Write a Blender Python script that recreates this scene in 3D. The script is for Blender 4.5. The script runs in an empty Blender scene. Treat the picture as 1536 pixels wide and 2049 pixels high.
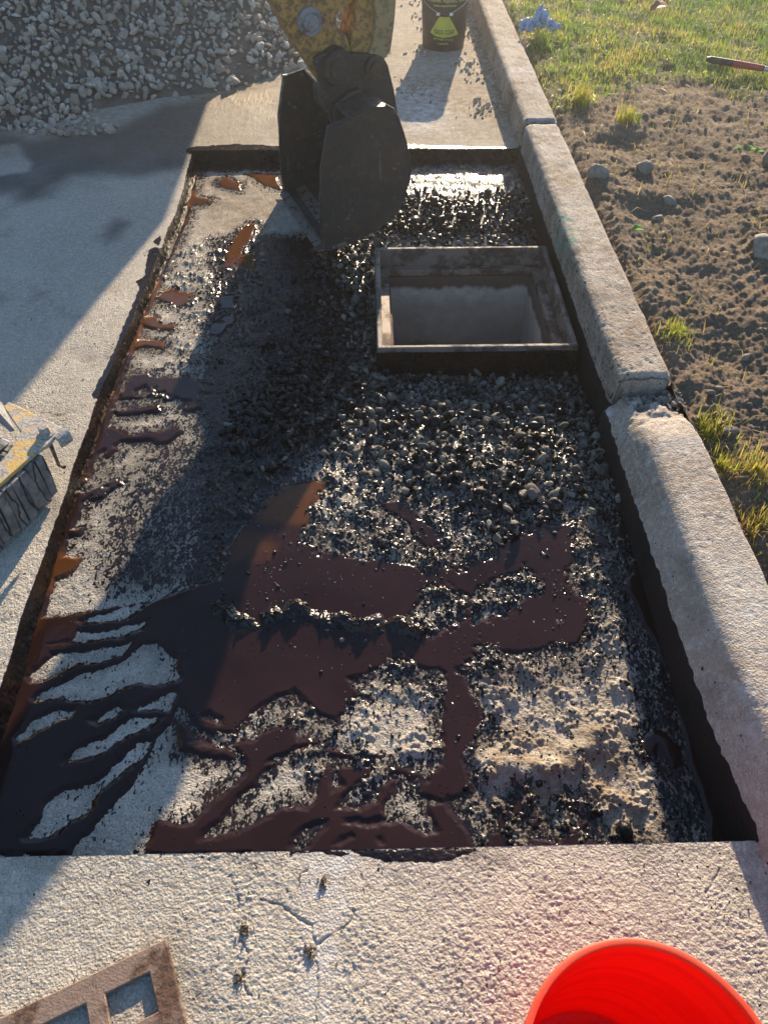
import bpy, bmesh, math, random
import numpy as np
from mathutils import Vector, Matrix, Euler
R = math.radians
rng = np.random.default_rng(7); random.seed(7)
sc = bpy.context.scene
col = sc.collection

# ------------------------------------------------------------------ camera
CAM = Vector((0, 0, 1.5)); PITCH = 48.1; YAW = 1.2; F = 1480.0
cd = bpy.data.cameras.new("camera"); cam = bpy.data.objects.new("camera", cd); col.objects.link(cam)
cam.location = CAM; cam.rotation_euler = (R(90 - PITCH), 0, -R(YAW))
cd.sensor_fit = 'VERTICAL'; cd.sensor_height = 36; cd.lens = 36 * F / 2049
cd.clip_start = 0.02; cd.clip_end = 500
sc.camera = cam
# ------------------------------------------------------------------ light
SUN_EL, SUN_AZ = 18.0, 12.0            # azimuth measured from +Y towards +X
w = bpy.data.worlds.new("World"); sc.world = w; w.use_nodes = True
nt = w.node_tree; bg = nt.nodes['Background']
sky = nt.nodes.new('ShaderNodeTexSky'); sky.sky_type = 'NISHITA'; sky.sun_disc = False
sky.sun_elevation = R(SUN_EL); sky.sun_rotation = R(SUN_AZ)
sky.air_density = 1.3; sky.dust_density = 0.2; sky.ozone_density = 4.0
nt.links.new(sky.outputs[0], bg.inputs[0]); bg.inputs[1].default_value = 0.10
sd = bpy.data.lights.new("sun", 'SUN'); so = bpy.data.objects.new("sun", sd); col.objects.link(so)
sd.energy = 5.0; sd.angle = R(0.55); sd.color = (1.0, 0.80, 0.56)
sdir = Vector((math.sin(R(SUN_AZ)) * math.cos(R(SUN_EL)), math.cos(R(SUN_AZ)) * math.cos(R(SUN_EL)), math.sin(R(SUN_EL))))
so.rotation_euler = sdir.to_track_quat('Z', 'Y').to_euler()
vs = sc.view_settings; vs.view_transform = 'Standard'; vs.look = 'None'; vs.gamma = 1.0; vs.exposure = 1.38
sc.cycles.max_bounces = 6; sc.cycles.diffuse_bounces = 3; sc.cycles.glossy_bounces = 3
sc.cycles.sample_clamp_indirect = 4

# ------------------------------------------------------------------ helpers
RM = np.array(cam.rotation_euler.to_matrix())
def ray(px, py):
    d = RM @ np.array([(px - 768) / F, -(py - 1024.5) / F, -1.0]); return d
def P(px, py, z=0.0):                     # where the sight line of a photo point meets the level z
    d = ray(px, py); t = (z - CAM[2]) / d[2]; return np.array([d[0] * t, d[1] * t, z])
def PX(poly, z=0.0): return np.array([P(x, y, z)[:2] for x, y in poly])

_t = np.random.default_rng(3); _ga = _t.uniform(0, 2 * np.pi, (256, 256)); GX, GY = np.cos(_ga), np.sin(_ga)
JX, JY, JR = _t.random((256, 256)), _t.random((256, 256)), _t.random((256, 256))
def perlin(x, y):
    xi = np.floor(x).astype(np.int64); yi = np.floor(y).astype(np.int64); xf = x - xi; yf = y - yi
    u = xf * xf * xf * (xf * (xf * 6 - 15) + 10); v = yf * yf * yf * (yf * (yf * 6 - 15) + 10)
    def g(dx, dy):
        a = (xi + dx) & 255; b = (yi + dy) & 255
        return GX[a, b] * (xf - dx) + GY[a, b] * (yf - dy)
    n0 = g(0, 0) * (1 - u) + g(1, 0) * u; n1 = g(0, 1) * (1 - u) + g(1, 1) * u
    return (n0 * (1 - v) + n1 * v) * 1.5
def fbm(x, y, s, o=4, gain=.5, off=0.0):
    r = 0; a = 1; t = 0
    for i in range(o):
        r = r + a * perlin(x * s + 17.3 * i + off, y * s + 9.1 * i - off); t += a; a *= gain; s *= 2.03
    return r / t
def worley(x, y, s, off=0.0):
    x = x * s + off; y = y * s - off
    xi = np.floor(x).astype(np.int64); yi = np.floor(y).astype(np.int64)
    f1 = np.full(x.shape, 9.0); rid = np.zeros(x.shape)
    for dx in (-1, 0, 1):
        for dy in (-1, 0, 1):
            a = (xi + dx) & 255; b = (yi + dy) & 255
            d = (xi + dx + JX[a, b] - x) ** 2 + (yi + dy + JY[a, b] - y) ** 2
            m = d < f1; f1 = np.where(m, d, f1); rid = np.where(m, JR[a, b], rid)
    return np.sqrt(f1), rid
def sstep(a, b, x):
    t = np.clip((x - a) / (b - a), 0, 1); return t * t * (3 - 2 * t)
def sdf(poly, x, y):                      # signed distance, positive inside
    d = np.full(x.shape, 1e9); ins = np.zeros(x.shape, bool); n = len(poly)
    for i in range(n):
        ax, ay = poly[i]; bx, by = poly[(i + 1) % n]
        ex, ey = bx - ax, by - ay
        t = np.clip(((x - ax) * ex + (y - ay) * ey) / (ex * ex + ey * ey + 1e-12), 0, 1)
        d = np.minimum(d, (x - ax - t * ex) ** 2 + (y - ay - t * ey) ** 2)
        c = ((ay > y) != (by > y)) & (x < (bx - ax) * (y - ay) / (by - ay + 1e-12) + ax); ins ^= c
    return np.where(ins, np.sqrt(d), -np.sqrt(d))
def dline(pts, x, y):
    d = np.full(x.shape, 1e9)
    for (ax, ay), (bx, by) in zip(pts[:-1], pts[1:]):
        ex, ey = bx - ax, by - ay
        t = np.clip(((x - ax) * ex + (y - ay) * ey) / (ex * ex + ey * ey + 1e-12), 0, 1)
        d = np.minimum(d, (x - ax - t * ex) ** 2 + (y - ay - t * ey) ** 2)
    return np.sqrt(d)
class Ras:                                # coarse world-space raster of a scalar field
    def __init__(s, x0, x1, y0, y1, st, val=-1.0):
        s.x0, s.y0, s.st = x0, y0, st; s.nx = int((x1 - x0) / st) + 2; s.ny = int((y1 - y0) / st) + 2
        s.X, s.Y = np.meshgrid(x0 + np.arange(s.nx) * st, y0 + np.arange(s.ny) * st); s.v = np.full(s.X.shape, val)
    def _sl(s, p, m):
        i0 = max(0, int((p[:, 0].min() - m - s.x0) / s.st)); i1 = min(s.nx, int((p[:, 0].max() + m - s.x0) / s.st) + 2)
        j0 = max(0, int((p[:, 1].min() - m - s.y0) / s.st)); j1 = min(s.ny, int((p[:, 1].max() + m - s.y0) / s.st) + 2)
        return slice(j0, j1), slice(i0, i1)
    def add(s, p, m=.08):
        sl = s._sl(p, m); s.v[sl] = np.maximum(s.v[sl], sdf(p, s.X[sl], s.Y[sl]))
    def sub(s, p, m=.08):
        sl = s._sl(p, m); s.v[sl] = np.minimum(s.v[sl], -sdf(p, s.X[sl], s.Y[sl]))
    def soft(s, p, amp, fall):            # a patch with a soft border
        sl = s._sl(p, fall); s.v[sl] = np.maximum(s.v[sl], amp * sstep(-fall, fall * .6, sdf(p, s.X[sl], s.Y[sl])))
    def at(s, x, y):
        fx = np.clip((x - s.x0) / s.st, 0, s.nx - 1.001); fy = np.clip((y - s.y0) / s.st, 0, s.ny - 1.001)
        i = fx.astype(int); j = fy.astype(int); fx = fx - i; fy = fy - j
        return (s.v[j, i] * (1 - fx) + s.v[j, i + 1] * fx) * (1 - fy) + (s.v[j + 1, i] * (1 - fx) + s.v[j + 1, i + 1] * fx) * fy

def mesh_np(name, co, faces, mat, smooth=True, attrs=None, parent=None, keep=None):
    co = np.asarray(co, np.float32)
    if keep is not None: faces = faces[keep]
    if keep is not None:
        used = np.zeros(len(co), bool); used[faces.ravel()] = True
        idx = np.cumsum(used) - 1; co = co[used]; faces = idx[faces]
        if attrs: attrs = {k: v[used] for k, v in attrs.items()}
    me = bpy.data.meshes.new(name); n, k = faces.shape
    me.vertices.add(len(co)); me.vertices.foreach_set('co', co.ravel())
    me.loops.add(n * k); me.loops.foreach_set('vertex_index', faces.astype(np.int32).ravel())
    me.polygons.add(n); me.polygons.foreach_set('loop_start', np.arange(0, n * k, k, dtype=np.int32))
    me.update(calc_edges=True)
    me.polygons.foreach_set('use_smooth', np.full(n, smooth)); 
    for a, v in (attrs or {}).items():
        at = me.attributes.new(a, 'FLOAT', 'POINT'); at.data.foreach_set('value', np.asarray(v, np.float32).ravel())
    me.materials.append(mat)
    o = bpy.data.objects.new(name, me); col.objects.link(o)
    if parent: o.parent = parent
    return o
def gridfaces(ny, nx, base=0):
    j, i = np.meshgrid(np.arange(ny - 1), np.arange(nx - 1), indexing='ij'); a = (j * nx + i).ravel() + base
    return np.stack([a, a + 1, a + nx + 1, a + nx], 1)
def rows(y0, y1, H=1.5, k=1.0, zoom=740.0):     # row spacing follows how large the ground shows
    ys = [y0]
    while ys[-1] < y1:
        y = ys[-1]; dep = math.atan2(H, max(y, .12)); c = math.cos(dep - R(PITCH))
        ys.append(y + min(max(k * H / math.sin(dep) ** 2 * c * c / zoom, .0012), .05))
    ys = np.array(ys); return y0 + (ys - y0) * (y1 - y0) / (ys[-1] - y0)

def tag(o, label=None, cat=None, group=None, kind=None):
    if label: o['label'] = label
    if cat: o['category'] = cat
    if group: o['group'] = group
    if kind: o['kind'] = kind
    return o
def empty(name, loc=(0, 0, 0), rz=0, label=None, cat=None, group=None):
    o = bpy.data.objects.new(name, None); col.objects.link(o); o.location = loc; o.rotation_euler = (0, 0, rz)
    o.empty_display_size = .1
    return tag(o, label, cat, group)
def obj(name, bm, mat, parent=None, smooth=False, bevel=0, loc=None, seg=2):
    me = bpy.data.meshes.new(name); bmesh.ops.recalc_face_normals(bm, faces=bm.faces); bm.to_mesh(me); bm.free()
    me.materials.append(mat); o = bpy.data.objects.new(name, me); col.objects.link(o)
    if parent: o.parent = parent
    if loc is not None: o.location = loc
    if smooth or bevel:
        for p in me.polygons: p.use_smooth = True
    if bevel:
        m = o.modifiers.new('bevel', 'BEVEL'); m.width = bevel; m.segments = seg; m.limit_method = 'ANGLE'; m.angle_limit = R(35)
        m.harden_normals = True
    elif smooth:
        try: me.set_sharp_from_angle(angle=R(40))
        except Exception: pass
    return o
def bx(bm, x0, x1, y0, y1, z0, z1, M=None):
    v = [bm.verts.new(Vector((x, y, z)) if M is None else M @ Vector((x, y, z))) for x in (x0, x1) for y in (y0, y1) for z in (z0, z1)]
    for f in ((0, 1, 3, 2), (4, 6, 7, 5), (0, 4, 5, 1), (2, 3, 7, 6), (0, 2, 6, 4), (1, 5, 7, 3)): bm.faces.new([v[i] for i in f])
def prism(bm, pts3, off):                 # polygon (3-d points) pushed along off
    a = [bm.verts.new(Vector(p)) for p in pts3]; b = [bm.verts.new(Vector(p) + Vector(off)) for p in pts3]; n = len(a)
    bm.faces.new(a); bm.faces.new(b[::-1])
    for i in range(n): bm.faces.new((a[i], b[i], b[(i + 1) % n], a[(i + 1) % n]))
def cyl(bm, p0, p1, r0, r1=None, n=24, caps=True):
    r1 = r0 if r1 is None else r1; p0, p1 = Vector(p0), Vector(p1); d = (p1 - p0).normalized()
    u = d.orthogonal().normalized(); v = d.cross(u)
    a = [bm.verts.new(p0 + (u * math.cos(t) + v * math.sin(t)) * r0) for t in [2 * math.pi * i / n for i in range(n)]]
    b = [bm.verts.new(p1 + (u * math.cos(t) + v * math.sin(t)) * r1) for t in [2 * math.pi * i / n for i in range(n)]]
    for i in range(n): bm.faces.new((a[i], a[(i + 1) % n], b[(i + 1) % n], b[i]))
    if caps: bm.faces.new(a[::-1]); bm.faces.new(b)
def lathe(bm, prof, n=64, close=False):
    rings = [[bm.verts.new((r * math.cos(2 * math.pi * i / n), r * math.sin(2 * math.pi * i / n), z)) for i in range(n)] if r > 1e-5 else [bm.verts.new((0, 0, z))] for r, z in prof]
    for A, B in zip(rings[:-1], rings[1:]):
        for i in range(n):
            k = (i + 1) % n
            if len(A) == 1: bm.faces.new((A[0], B[k], B[i]))
            elif len(B) == 1: bm.faces.new((A[i], A[k], B[0]))
            else: bm.faces.new((A[i], A[k], B[k], B[i]))
def tube(bm, pts, r, n=8):
    pts = [Vector(p) for p in pts]; prev = None
    for i, p in enumerate(pts):
        d = (pts[min(i + 1, len(pts) - 1)] - pts[max(i - 1, 0)]).normalized()
        u = d.cross(Vector((.3, .2, 1))).normalized(); v = d.cross(u)
        ring = [bm.verts.new(p + (u * math.cos(t) + v * math.sin(t)) * r) for t in [2 * math.pi * k / n for k in range(n)]]
        if prev:
            for k in range(n): bm.faces.new((prev[k], prev[(k + 1) % n], ring[(k + 1) % n], ring[k]))
        else: bm.faces.new(ring[::-1])
        prev = ring
    bm.faces.new(prev)

# ------------------------------------------------------------------ materials
class N:
    def __init__(s, name):
        s.m = bpy.data.materials.new(name); s.m.use_nodes = True; s.t = s.m.node_tree
        s.b = s.t.nodes['Principled BSDF']; s.out = s.t.nodes['Material Output']
        s.tc = s.t.nodes.new('ShaderNodeTexCoord').outputs['Object']
    def n(s, typ, **k):
        x = s.t.nodes.new(typ)
        for a, v in k.items(): setattr(x, a, v)
        return x
    def lk(s, a, b):
        if hasattr(a, 'is_linked') or hasattr(a, 'links'): s.t.links.new(a, b)
        else:
            if isinstance(a, tuple) and len(a) == 3 and b.type == 'RGBA': a = (*a, 1)
            b.default_value = a
    def noise(s, scale, det=4, rough=.55, vec=None, dist=0, stretch=None):
        v = vec or s.tc
        if stretch:
            mp = s.n('ShaderNodeMapping'); s.lk(v, mp.inputs[0]); mp.inputs['Scale'].default_value = stretch[:3]
            if len(stretch) > 3: mp.inputs['Rotation'].default_value[2] = stretch[3]
            v = mp.outputs[0]
        x = s.n('ShaderNodeTexNoise'); s.lk(v, x.inputs['Vector']); x.inputs['Scale'].default_value = scale
        x.inputs['Detail'].default_value = det; x.inputs['Roughness'].default_value = rough; x.inputs['Distortion'].default_value = dist
        return x.outputs['Fac']
    def vor(s, scale, out='Distance', feat='F1', vec=None):
        x = s.n('ShaderNodeTexVoronoi', feature=feat); s.lk(vec or s.tc, x.inputs['Vector']); x.inputs['Scale'].default_value = scale
        return x.outputs[out]
    def attr(s, nm): return s.n('ShaderNodeAttribute', attribute_name=nm).outputs['Fac']
    def math(s, op, a, b=0.0, c=None, clamp=False):
        x = s.n('ShaderNodeMath', operation=op, use_clamp=clamp); s.lk(a, x.inputs[0]); s.lk(b, x.inputs[1])
        if c is not None: s.lk(c, x.inputs[2])
        return x.outputs[0]
    def rng(s, v, a, b, c=0.0, d=1.0):
        x = s.n('ShaderNodeMapRange'); s.lk(v, x.inputs[0])
        for i, q in zip((1, 2, 3, 4), (a, b, c, d)): s.lk(q, x.inputs[i])
        return x.outputs[0]
    def mix(s, f, a, b):
        x = s.n('ShaderNodeMix', data_type='RGBA'); s.lk(f, x.inputs[0]); s.lk(a, x.inputs[6]); s.lk(b, x.inputs[7]); return x.outputs[2]
    def mixf(s, f, a, b):
        x = s.n('ShaderNodeMix', data_type='FLOAT'); s.lk(f, x.inputs[0]); s.lk(a, x.inputs[2]); s.lk(b, x.inputs[3]); return x.outputs[0]
    def bump(s, h, dist, strength=1.0, nrm=None):
        x = s.n('ShaderNodeBump'); s.lk(h, x.inputs['Height']); x.inputs['Distance'].default_value = dist; x.inputs['Strength'].default_value = strength
        if nrm: s.lk(nrm, x.inputs['Normal'])
        return x.outputs[0]
    def fin(s, colr=None, rough=None, nrm=None, metal=None, **k):
        if colr is not None: s.lk(colr, s.b.inputs['Base Color'])
        if rough is not None: s.lk(rough, s.b.inputs['Roughness'])
        if nrm is not None: s.lk(nrm, s.b.inputs['Normal'])
        if metal is not None: s.lk(metal, s.b.inputs['Metallic'])
        for a, v in k.items(): s.lk(v, s.b.inputs[a.replace('_', ' ')])
        return s.m

def mat_concrete(name, c1, c2, c3, gloss=True):
    m = N(name)
    base = m.mix(m.rng(m.noise(2.2, 5), .35, .65), c1, c2)
    base = m.mix(m.rng(m.noise(60, 3), .45, .75), base, c3); base = m.mix(m.math('MULTIPLY', m.rng(m.noise(3.5, 6, .65, dist=1.5), .52, .68), .40), base, (.20, .165, .125))
    grit = m.vor(330, 'Color'); g = m.n('ShaderNodeSeparateColor'); m.lk(grit, g.inputs[0])
    base = m.mix(m.math('MULTIPLY', m.rng(g.outputs[0], .6, 1.0), .4), base, (.12, .105, .09))
    base = m.mix(m.math('MULTIPLY', m.rng(g.outputs[1], .8, 1.0), .5), base, (.62, .58, .52))
    st = m.attr('stain'); st = m.math('MULTIPLY', st, m.rng(m.noise(5, 5, .6), .2, .55, .75, 1))
    base = m.mix(st, base, (.055, .052, .05))
    dirt = m.attr('dirt'); base = m.mix(m.math('MULTIPLY', dirt, m.rng(m.noise(25, 5, .65), .3, .6)), base, (.20, .135, .075))
    ch = m.attr('chalk'); base = m.mix(m.math('MULTIPLY', ch, m.rng(m.noise(22, 6, .7), .42, .66)), base, (.6, .62, .66))
    tint = m.attr('tint'); base = m.mix(m.math('MULTIPLY', tint, m.rng(m.noise(30, 5, .7), .45, .6)), base, (.09, .33, .27))
    # spatter of tack: two sizes, drawn out along the flow
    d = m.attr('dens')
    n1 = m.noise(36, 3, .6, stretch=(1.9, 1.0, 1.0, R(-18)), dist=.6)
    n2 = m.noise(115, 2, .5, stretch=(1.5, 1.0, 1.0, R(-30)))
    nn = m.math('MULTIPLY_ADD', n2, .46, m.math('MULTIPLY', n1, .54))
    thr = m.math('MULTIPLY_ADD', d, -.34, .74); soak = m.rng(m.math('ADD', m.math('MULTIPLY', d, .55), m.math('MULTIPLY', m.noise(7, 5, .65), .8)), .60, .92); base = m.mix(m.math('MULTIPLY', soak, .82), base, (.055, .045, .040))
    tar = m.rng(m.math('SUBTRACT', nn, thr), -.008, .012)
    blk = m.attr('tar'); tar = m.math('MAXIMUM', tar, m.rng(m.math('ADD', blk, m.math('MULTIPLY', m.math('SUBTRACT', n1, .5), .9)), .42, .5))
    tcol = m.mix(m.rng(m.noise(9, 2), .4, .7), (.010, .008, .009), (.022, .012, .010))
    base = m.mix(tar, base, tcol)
    h = m.math('ADD', m.math('MULTIPLY', m.noise(170, 5, .65), 1.0), m.math('MULTIPLY', m.vor(210), .5))
    nr = m.bump(h, .0036, 1.0)
    nr2 = m.bump(m.math('ADD', tar, m.math('MULTIPLY', m.noise(110, 3, .5), .9)), .0022, 1.0)
    mv = m.n('ShaderNodeMix', data_type='VECTOR'); m.lk(m.math('MULTIPLY', tar, .8), mv.inputs[0]); m.lk(nr, mv.inputs[4]); m.lk(nr2, mv.inputs[5])
    rough = m.mixf(tar, m.mixf(st, .92, .55), m.rng(m.noise(40, 2), .3, .7, .08, .3) if gloss else .75)
    return m.fin(base, rough, mv.outputs[1], Specular_IOR_Level=m.mixf(tar, .25, .28))
M_pave = mat_concrete('worn_concrete', (.44, .395, .325), (.355, .315, .26), (.50, .46, .395))
M_floor = mat_concrete('trench_bottom', (.40, .365, .31), (.30, .265, .215), (.45, .41, .35))
M_kerb = mat_concrete('kerb_concrete', (.43, .385, .33), (.30, .235, .185), (.50, .46, .41), False)

m = N('tack_liquid'); th = m.attr('thin')
c = m.mix(m.math('MULTIPLY', th, m.rng(m.math('ADD', th, m.noise(9, 4, .6, dist=1.0)), 1.0, 1.4)), m.mix(m.rng(m.noise(3, 3), .35, .65), (.017, .0075, .0062), (.026, .0120, .0105)), (.090, .034, .010))
sk = m.rng(m.noise(14, 4, .6, dist=1.2), .52, .64)
dots = m.rng(m.vor(65), .16, .05); dsel = m.rng(m.noise(11, 3), .50, .62); dots = m.math('MULTIPLY', dots, dsel)
nr = m.bump(m.math('ADD', m.math('MULTIPLY', dots, 1.2), m.math('MULTIPLY', m.noise(30, 3, .5), .12)), .003, 1)
M_tack = m.fin(c, m.mixf(m.attr('film'), m.mixf(sk, .07, .16), .36), nr, Specular_IOR_Level=m.mixf(m.attr('film'), .24, .32))

m = N('black_tar'); c = m.mix(m.rng(m.noise(9, 4), .42, .58), (.005, .005, .006), (.018, .008, .005))
M_tar = m.fin(c, m.rng(m.noise(30, 3), .35, .65, .10, .35), m.bump(m.noise(90, 5, .65), .005, 1), Specular_IOR_Level=.2)

def mat_stone(name, c1, c2, c3):
    m = N(name); r = m.attr('rnd'); wt = m.attr('wet')
    cr = m.n('ShaderNodeValToRGB'); m.lk(r, cr.inputs[0]); e = cr.color_ramp.elements
    e[0].color = (*c1, 1); e[1].color = (*c3, 1); q = e.new(.5); q.color = (*c2, 1)
    base = m.mix(m.rng(m.noise(45, 5, .6), .35, .7), cr.outputs[0], tuple(x * .62 for x in c2))
    t = m.rng(m.math('ADD', m.math('MULTIPLY', wt, 1.0), m.math('MULTIPLY', m.math('SUBTRACT', m.noise(38, 3, .6), .5), 1.5)), .48, .56)
    base = m.mix(t, base, (.008, .007, .008))
    nr = m.bump(m.noise(160, 4, .6), .0025, .8)
    return m.fin(base, m.mixf(t, .9, m.rng(m.noise(25, 2), .35, .65, .12, .5)), nr, Specular_IOR_Level=m.mixf(t, .25, .26))
M_gravel = mat_stone('river_gravel', (.085, .072, .058), (.155, .135, .11), (.28, .255, .21))
M_crush = mat_stone('crushed_stone', (.30, .24, .19), (.44, .38, .31), (.60, .555, .49))
M_rock = mat_stone('field_rock', (.14, .12, .10), (.22, .20, .17), (.40, .38, .34))

M_rock2 = mat_stone('earthy_pebble', (.12, .10, .08), (.19, .165, .135), (.30, .28, .25))
m = N('soil'); g = m.attr('turf')
c = m.mix(m.rng(m.noise(7, 5), .35, .65), (.118, .084, .056), (.190, .138, .094)); c = m.mix(m.rng(m.noise(90, 4), .5, .72), c, (.26, .21, .155))
c = m.mix(m.math('MULTIPLY', g, m.rng(m.noise(18, 4), .3, .55)), c, (.10, .11, .035))
M_soil = m.fin(c, .95, m.bump(m.math('ADD', m.noise(120, 6, .7), m.noise(40, 4, .6)), .009, 1.0), Specular_IOR_Level=.15)
m = N('pile_dirt'); c = m.mix(m.rng(m.noise(9, 5), .35, .65), (.12, .095, .075), (.19, .155, .125))
M_piledirt = m.fin(c, .95, m.bump(m.noise(70, 6, .7), .012, 1), Specular_IOR_Level=.15)

m = N('grass'); r = m.attr('rnd'); cr = m.n('ShaderNodeValToRGB'); m.lk(r, cr.inputs[0]); e = cr.color_ramp.elements
e[0].color = (.07, .19, .012, 1); e[1].color = (.38, .27, .10, 1)
for p_, q_ in ((.35, (.15, .26, .03, 1)), (.62, (.34, .37, .04, 1)), (.8, (.46, .38, .07, 1))): x = e.new(p_); x.color = q_
tr = m.n('ShaderNodeBsdfTranslucent'); m.lk(cr.outputs[0], tr.inputs[0]); mx = m.n('ShaderNodeMixShader'); mx.inputs[0].default_value = .5
m.fin(cr.outputs[0], .55, Specular_IOR_Level=.3); m.lk(m.b.outputs[0], mx.inputs[1]); m.lk(tr.outputs[0], mx.inputs[2]); m.lk(mx.outputs[0], m.out.inputs[0]); M_grass = m.m

def mat_metal(name, c, rust, amt=.5, rough=.5, metal=.0, sc_=9, spec=.5, bump=.0015):
    m = N(name); n = m.noise(sc_, 7, .68); t = m.rng(n, .62 - amt * .3, .70 - amt * .3)
    f = m.noise(sc_ * 9, 4, .6)
    cc = m.mix(m.math('MULTIPLY', m.rng(f, .45, .75), .5), c, tuple(v * .55 for v in c))
    return m.fin(m.mix(t, cc, m.mix(m.rng(f, .4, .6), rust, tuple(v * .5 for v in rust))), m.mixf(t, rough, .8), m.bump(m.math('ADD', f, m.noise(sc_ * 25, 3)), bump, 1), metal, Specular_IOR_Level=spec)
M_yellow = mat_metal('worn_yellow_paint', (.42, .24, .06), (.24, .14, .065), .50, .6, sc_=40)
M_yellow2 = mat_metal('dusty_yellow_paint', (.33, .24, .115), (.25, .18, .10), .42, .65, sc_=30)
M_foot = mat_metal('dusty_foot_paint', (.55, .36, .10), (.42, .40, .37), .66, .6, sc_=14)
M_bucket = mat_metal('dark_worn_steel', (.030, .030, .032), (.045, .034, .027), .5, .55, sc_=5, spec=.35)
m = N('bucket_plate'); f = m.noise(5, 6, .65); g2 = m.rng(m.noise(60, 3, .6, stretch=(.06, 1.0, .5, .4)), .66, .70); g3 = m.rng(m.noise(50, 3, .6, stretch=(1, 1, .05)), .67, .71)
c = m.mix(m.rng(f, .42, .62), (.026, .026, .028), (.050, .036, .028)); c = m.mix(m.rng(m.noise(28, 6, .7), .55, .72), c, (.075, .062, .052)); c = m.mix(m.math('MULTIPLY', m.math('MAXIMUM', g2, g3), .55), c, (.16, .14, .13))
M_bucket = m.fin(c, m.rng(m.noise(30, 4), .3, .7, .4, .75), m.bump(m.math('ADD', m.noise(45, 5, .6), m.math('MULTIPLY', f, 3.0)), .004, 1), Specular_IOR_Level=.35)
M_bright = mat_metal('scraped_steel', (.22, .20, .18), (.09, .07, .06), .4, .35, .6, sc_=30)
M_greymetal = mat_metal('grey_dusty_steel', (.20, .21, .23), (.12, .10, .09), .4, .6, sc_=8)
M_iron = mat_metal('rusty_cast_iron', (.21, .145, .11), (.12, .065, .042), .5, .58, .0, sc_=9, spec=.4, bump=.0012)
M_frame = mat_metal('basin_frame_iron', (.17, .135, .115), (.09, .065, .052), .5, .6, .0, sc_=12, spec=.5, bump=.003)
M_frametar = M_tar
m = N('laminated_rubber'); wv = m.n('ShaderNodeTexWave', wave_type='BANDS', bands_direction='X'); m.lk(m.tc, wv.inputs[0]); wv.inputs['Scale'].default_value = 16
wv.inputs['Distortion'].default_value = 3; wv.inputs['Detail'].default_value = 3
c = m.mix(m.rng(m.noise(30, 5), .4, .7), (.10, .095, .10), (.24, .22, .20)); c = m.mix(m.rng(wv.outputs['Fac'], .08, .0), c, (.012, .012, .012))
M_rubber = m.fin(c, .85, m.bump(m.math('ADD', m.noise(60, 5), wv.outputs['Fac']), .004, 1))
m = N('tyre'); M_tyre = m.fin(m.mix(m.rng(m.noise(20, 4), .4, .7), (.018, .018, .019), (.06, .055, .05)), .75, m.bump(m.noise(50, 3), .002, .6))
m = N('mud_flap'); M_flap = m.fin(m.mix(m.rng(m.noise(6, 5), .4, .7), (.075, .075, .08), (.12, .115, .11)), .7, m.bump(m.noise(40, 3), .001, .6))
M_truck = mat_metal('truck_paint', (.09, .10, .12), (.05, .045, .04), .3, .45, sc_=6)
m = N('red_plastic'); c = m.mix(m.math('MULTIPLY', m.rng(m.noise(70, 5, .7), .64, .70), .5), m.mix(m.rng(m.noise(3, 2, .5, stretch=(1, 1, 14)), .45, .6), (.86, .022, .006), (.72, .012, .004)), (.45, .20, .13))
tr = m.n('ShaderNodeBsdfTranslucent'); m.lk((.95, .03, .012), tr.inputs[0]); mx = m.n('ShaderNodeMixShader'); mx.inputs[0].default_value = .33
rings = m.n('ShaderNodeTexWave', wave_type='RINGS', rings_direction='Z'); m.lk(m.tc, rings.inputs[0]); rings.inputs['Scale'].default_value = 22; rings.inputs['Distortion'].default_value = 1.5
m.fin(c, .38, m.bump(rings.outputs['Fac'], .0006, .5), Specular_IOR_Level=.45); m.lk(m.b.outputs[0], mx.inputs[1]); m.lk(tr.outputs[0], mx.inputs[2]); m.lk(mx.outputs[0], m.out.inputs[0]); M_red = m.m
m = N('scuffed_red_rim'); M_rim = m.fin(m.mix(m.rng(m.noise(120, 4, .7), .66, .70), m.mix(m.rng(m.noise(12, 3), .4, .7), (.84, .055, .018), (.80, .09, .035)), (.60, .36, .26)), .45, m.bump(m.noise(40, 3), .0006, .5))
m = N('black_plastic'); M_blackpl = m.fin(m.mix(m.rng(m.noise(14, 5), .45, .75), (.014, .016, .016), (.05, .047, .042)), .42, m.bump(m.noise(30, 3), .0008, .5))
def plain(name, c, r=.6, sc_=20, metal=0.0):
    m = N(name); return m.fin(m.mix(m.rng(m.noise(sc_, 5, .6), .4, .7), c, tuple(v * .72 for v in c)), r, m.bump(m.noise(sc_ * 4, 3), .0006, .5), metal)
M_lime = plain('yellow_print', (.50, .52, .06)); M_print = plain('print_ink_light', (.42, .44, .16)); M_ink = plain('print_ink_black', (.012, .012, .01))
M_white = plain('white_plastic', (.75, .75, .72), .4); M_wire = plain('steel_wire', (.5, .5, .48), .35, 40, .7)
M_redtool = plain('red_rubber_grip', (.35, .035, .03), .5); M_blacktool = plain('black_rubber_grip', (.02, .02, .02), .5); M_leaf = plain('dry_leaf', (.22, .055, .03), .7)
m = N('blue_nitrile'); tr = m.n('ShaderNodeBsdfTranslucent'); m.lk((.40, .60, .85), tr.inputs[0]); mx = m.n('ShaderNodeMixShader'); mx.inputs[0].default_value = .35
m.fin((.36, .54, .78), .45); m.lk(m.b.outputs[0], mx.inputs[1]); m.lk(tr.outputs[0], mx.inputs[2]); m.lk(mx.outputs[0], m.out.inputs[0]); M_blue = m.m
m = N('basin_concrete')
n_ = m.noise(7, 6, .65); zz = m.n('ShaderNodeSeparateXYZ'); m.lk(m.tc, zz.inputs[0])
band = m.rng(m.math('ADD', zz.outputs[2], m.math('MULTIPLY', m.math('SUBTRACT', m.noise(11, 5, .6, stretch=(1, 1, .3)), .5), .09)), -.030, -.012)
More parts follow.
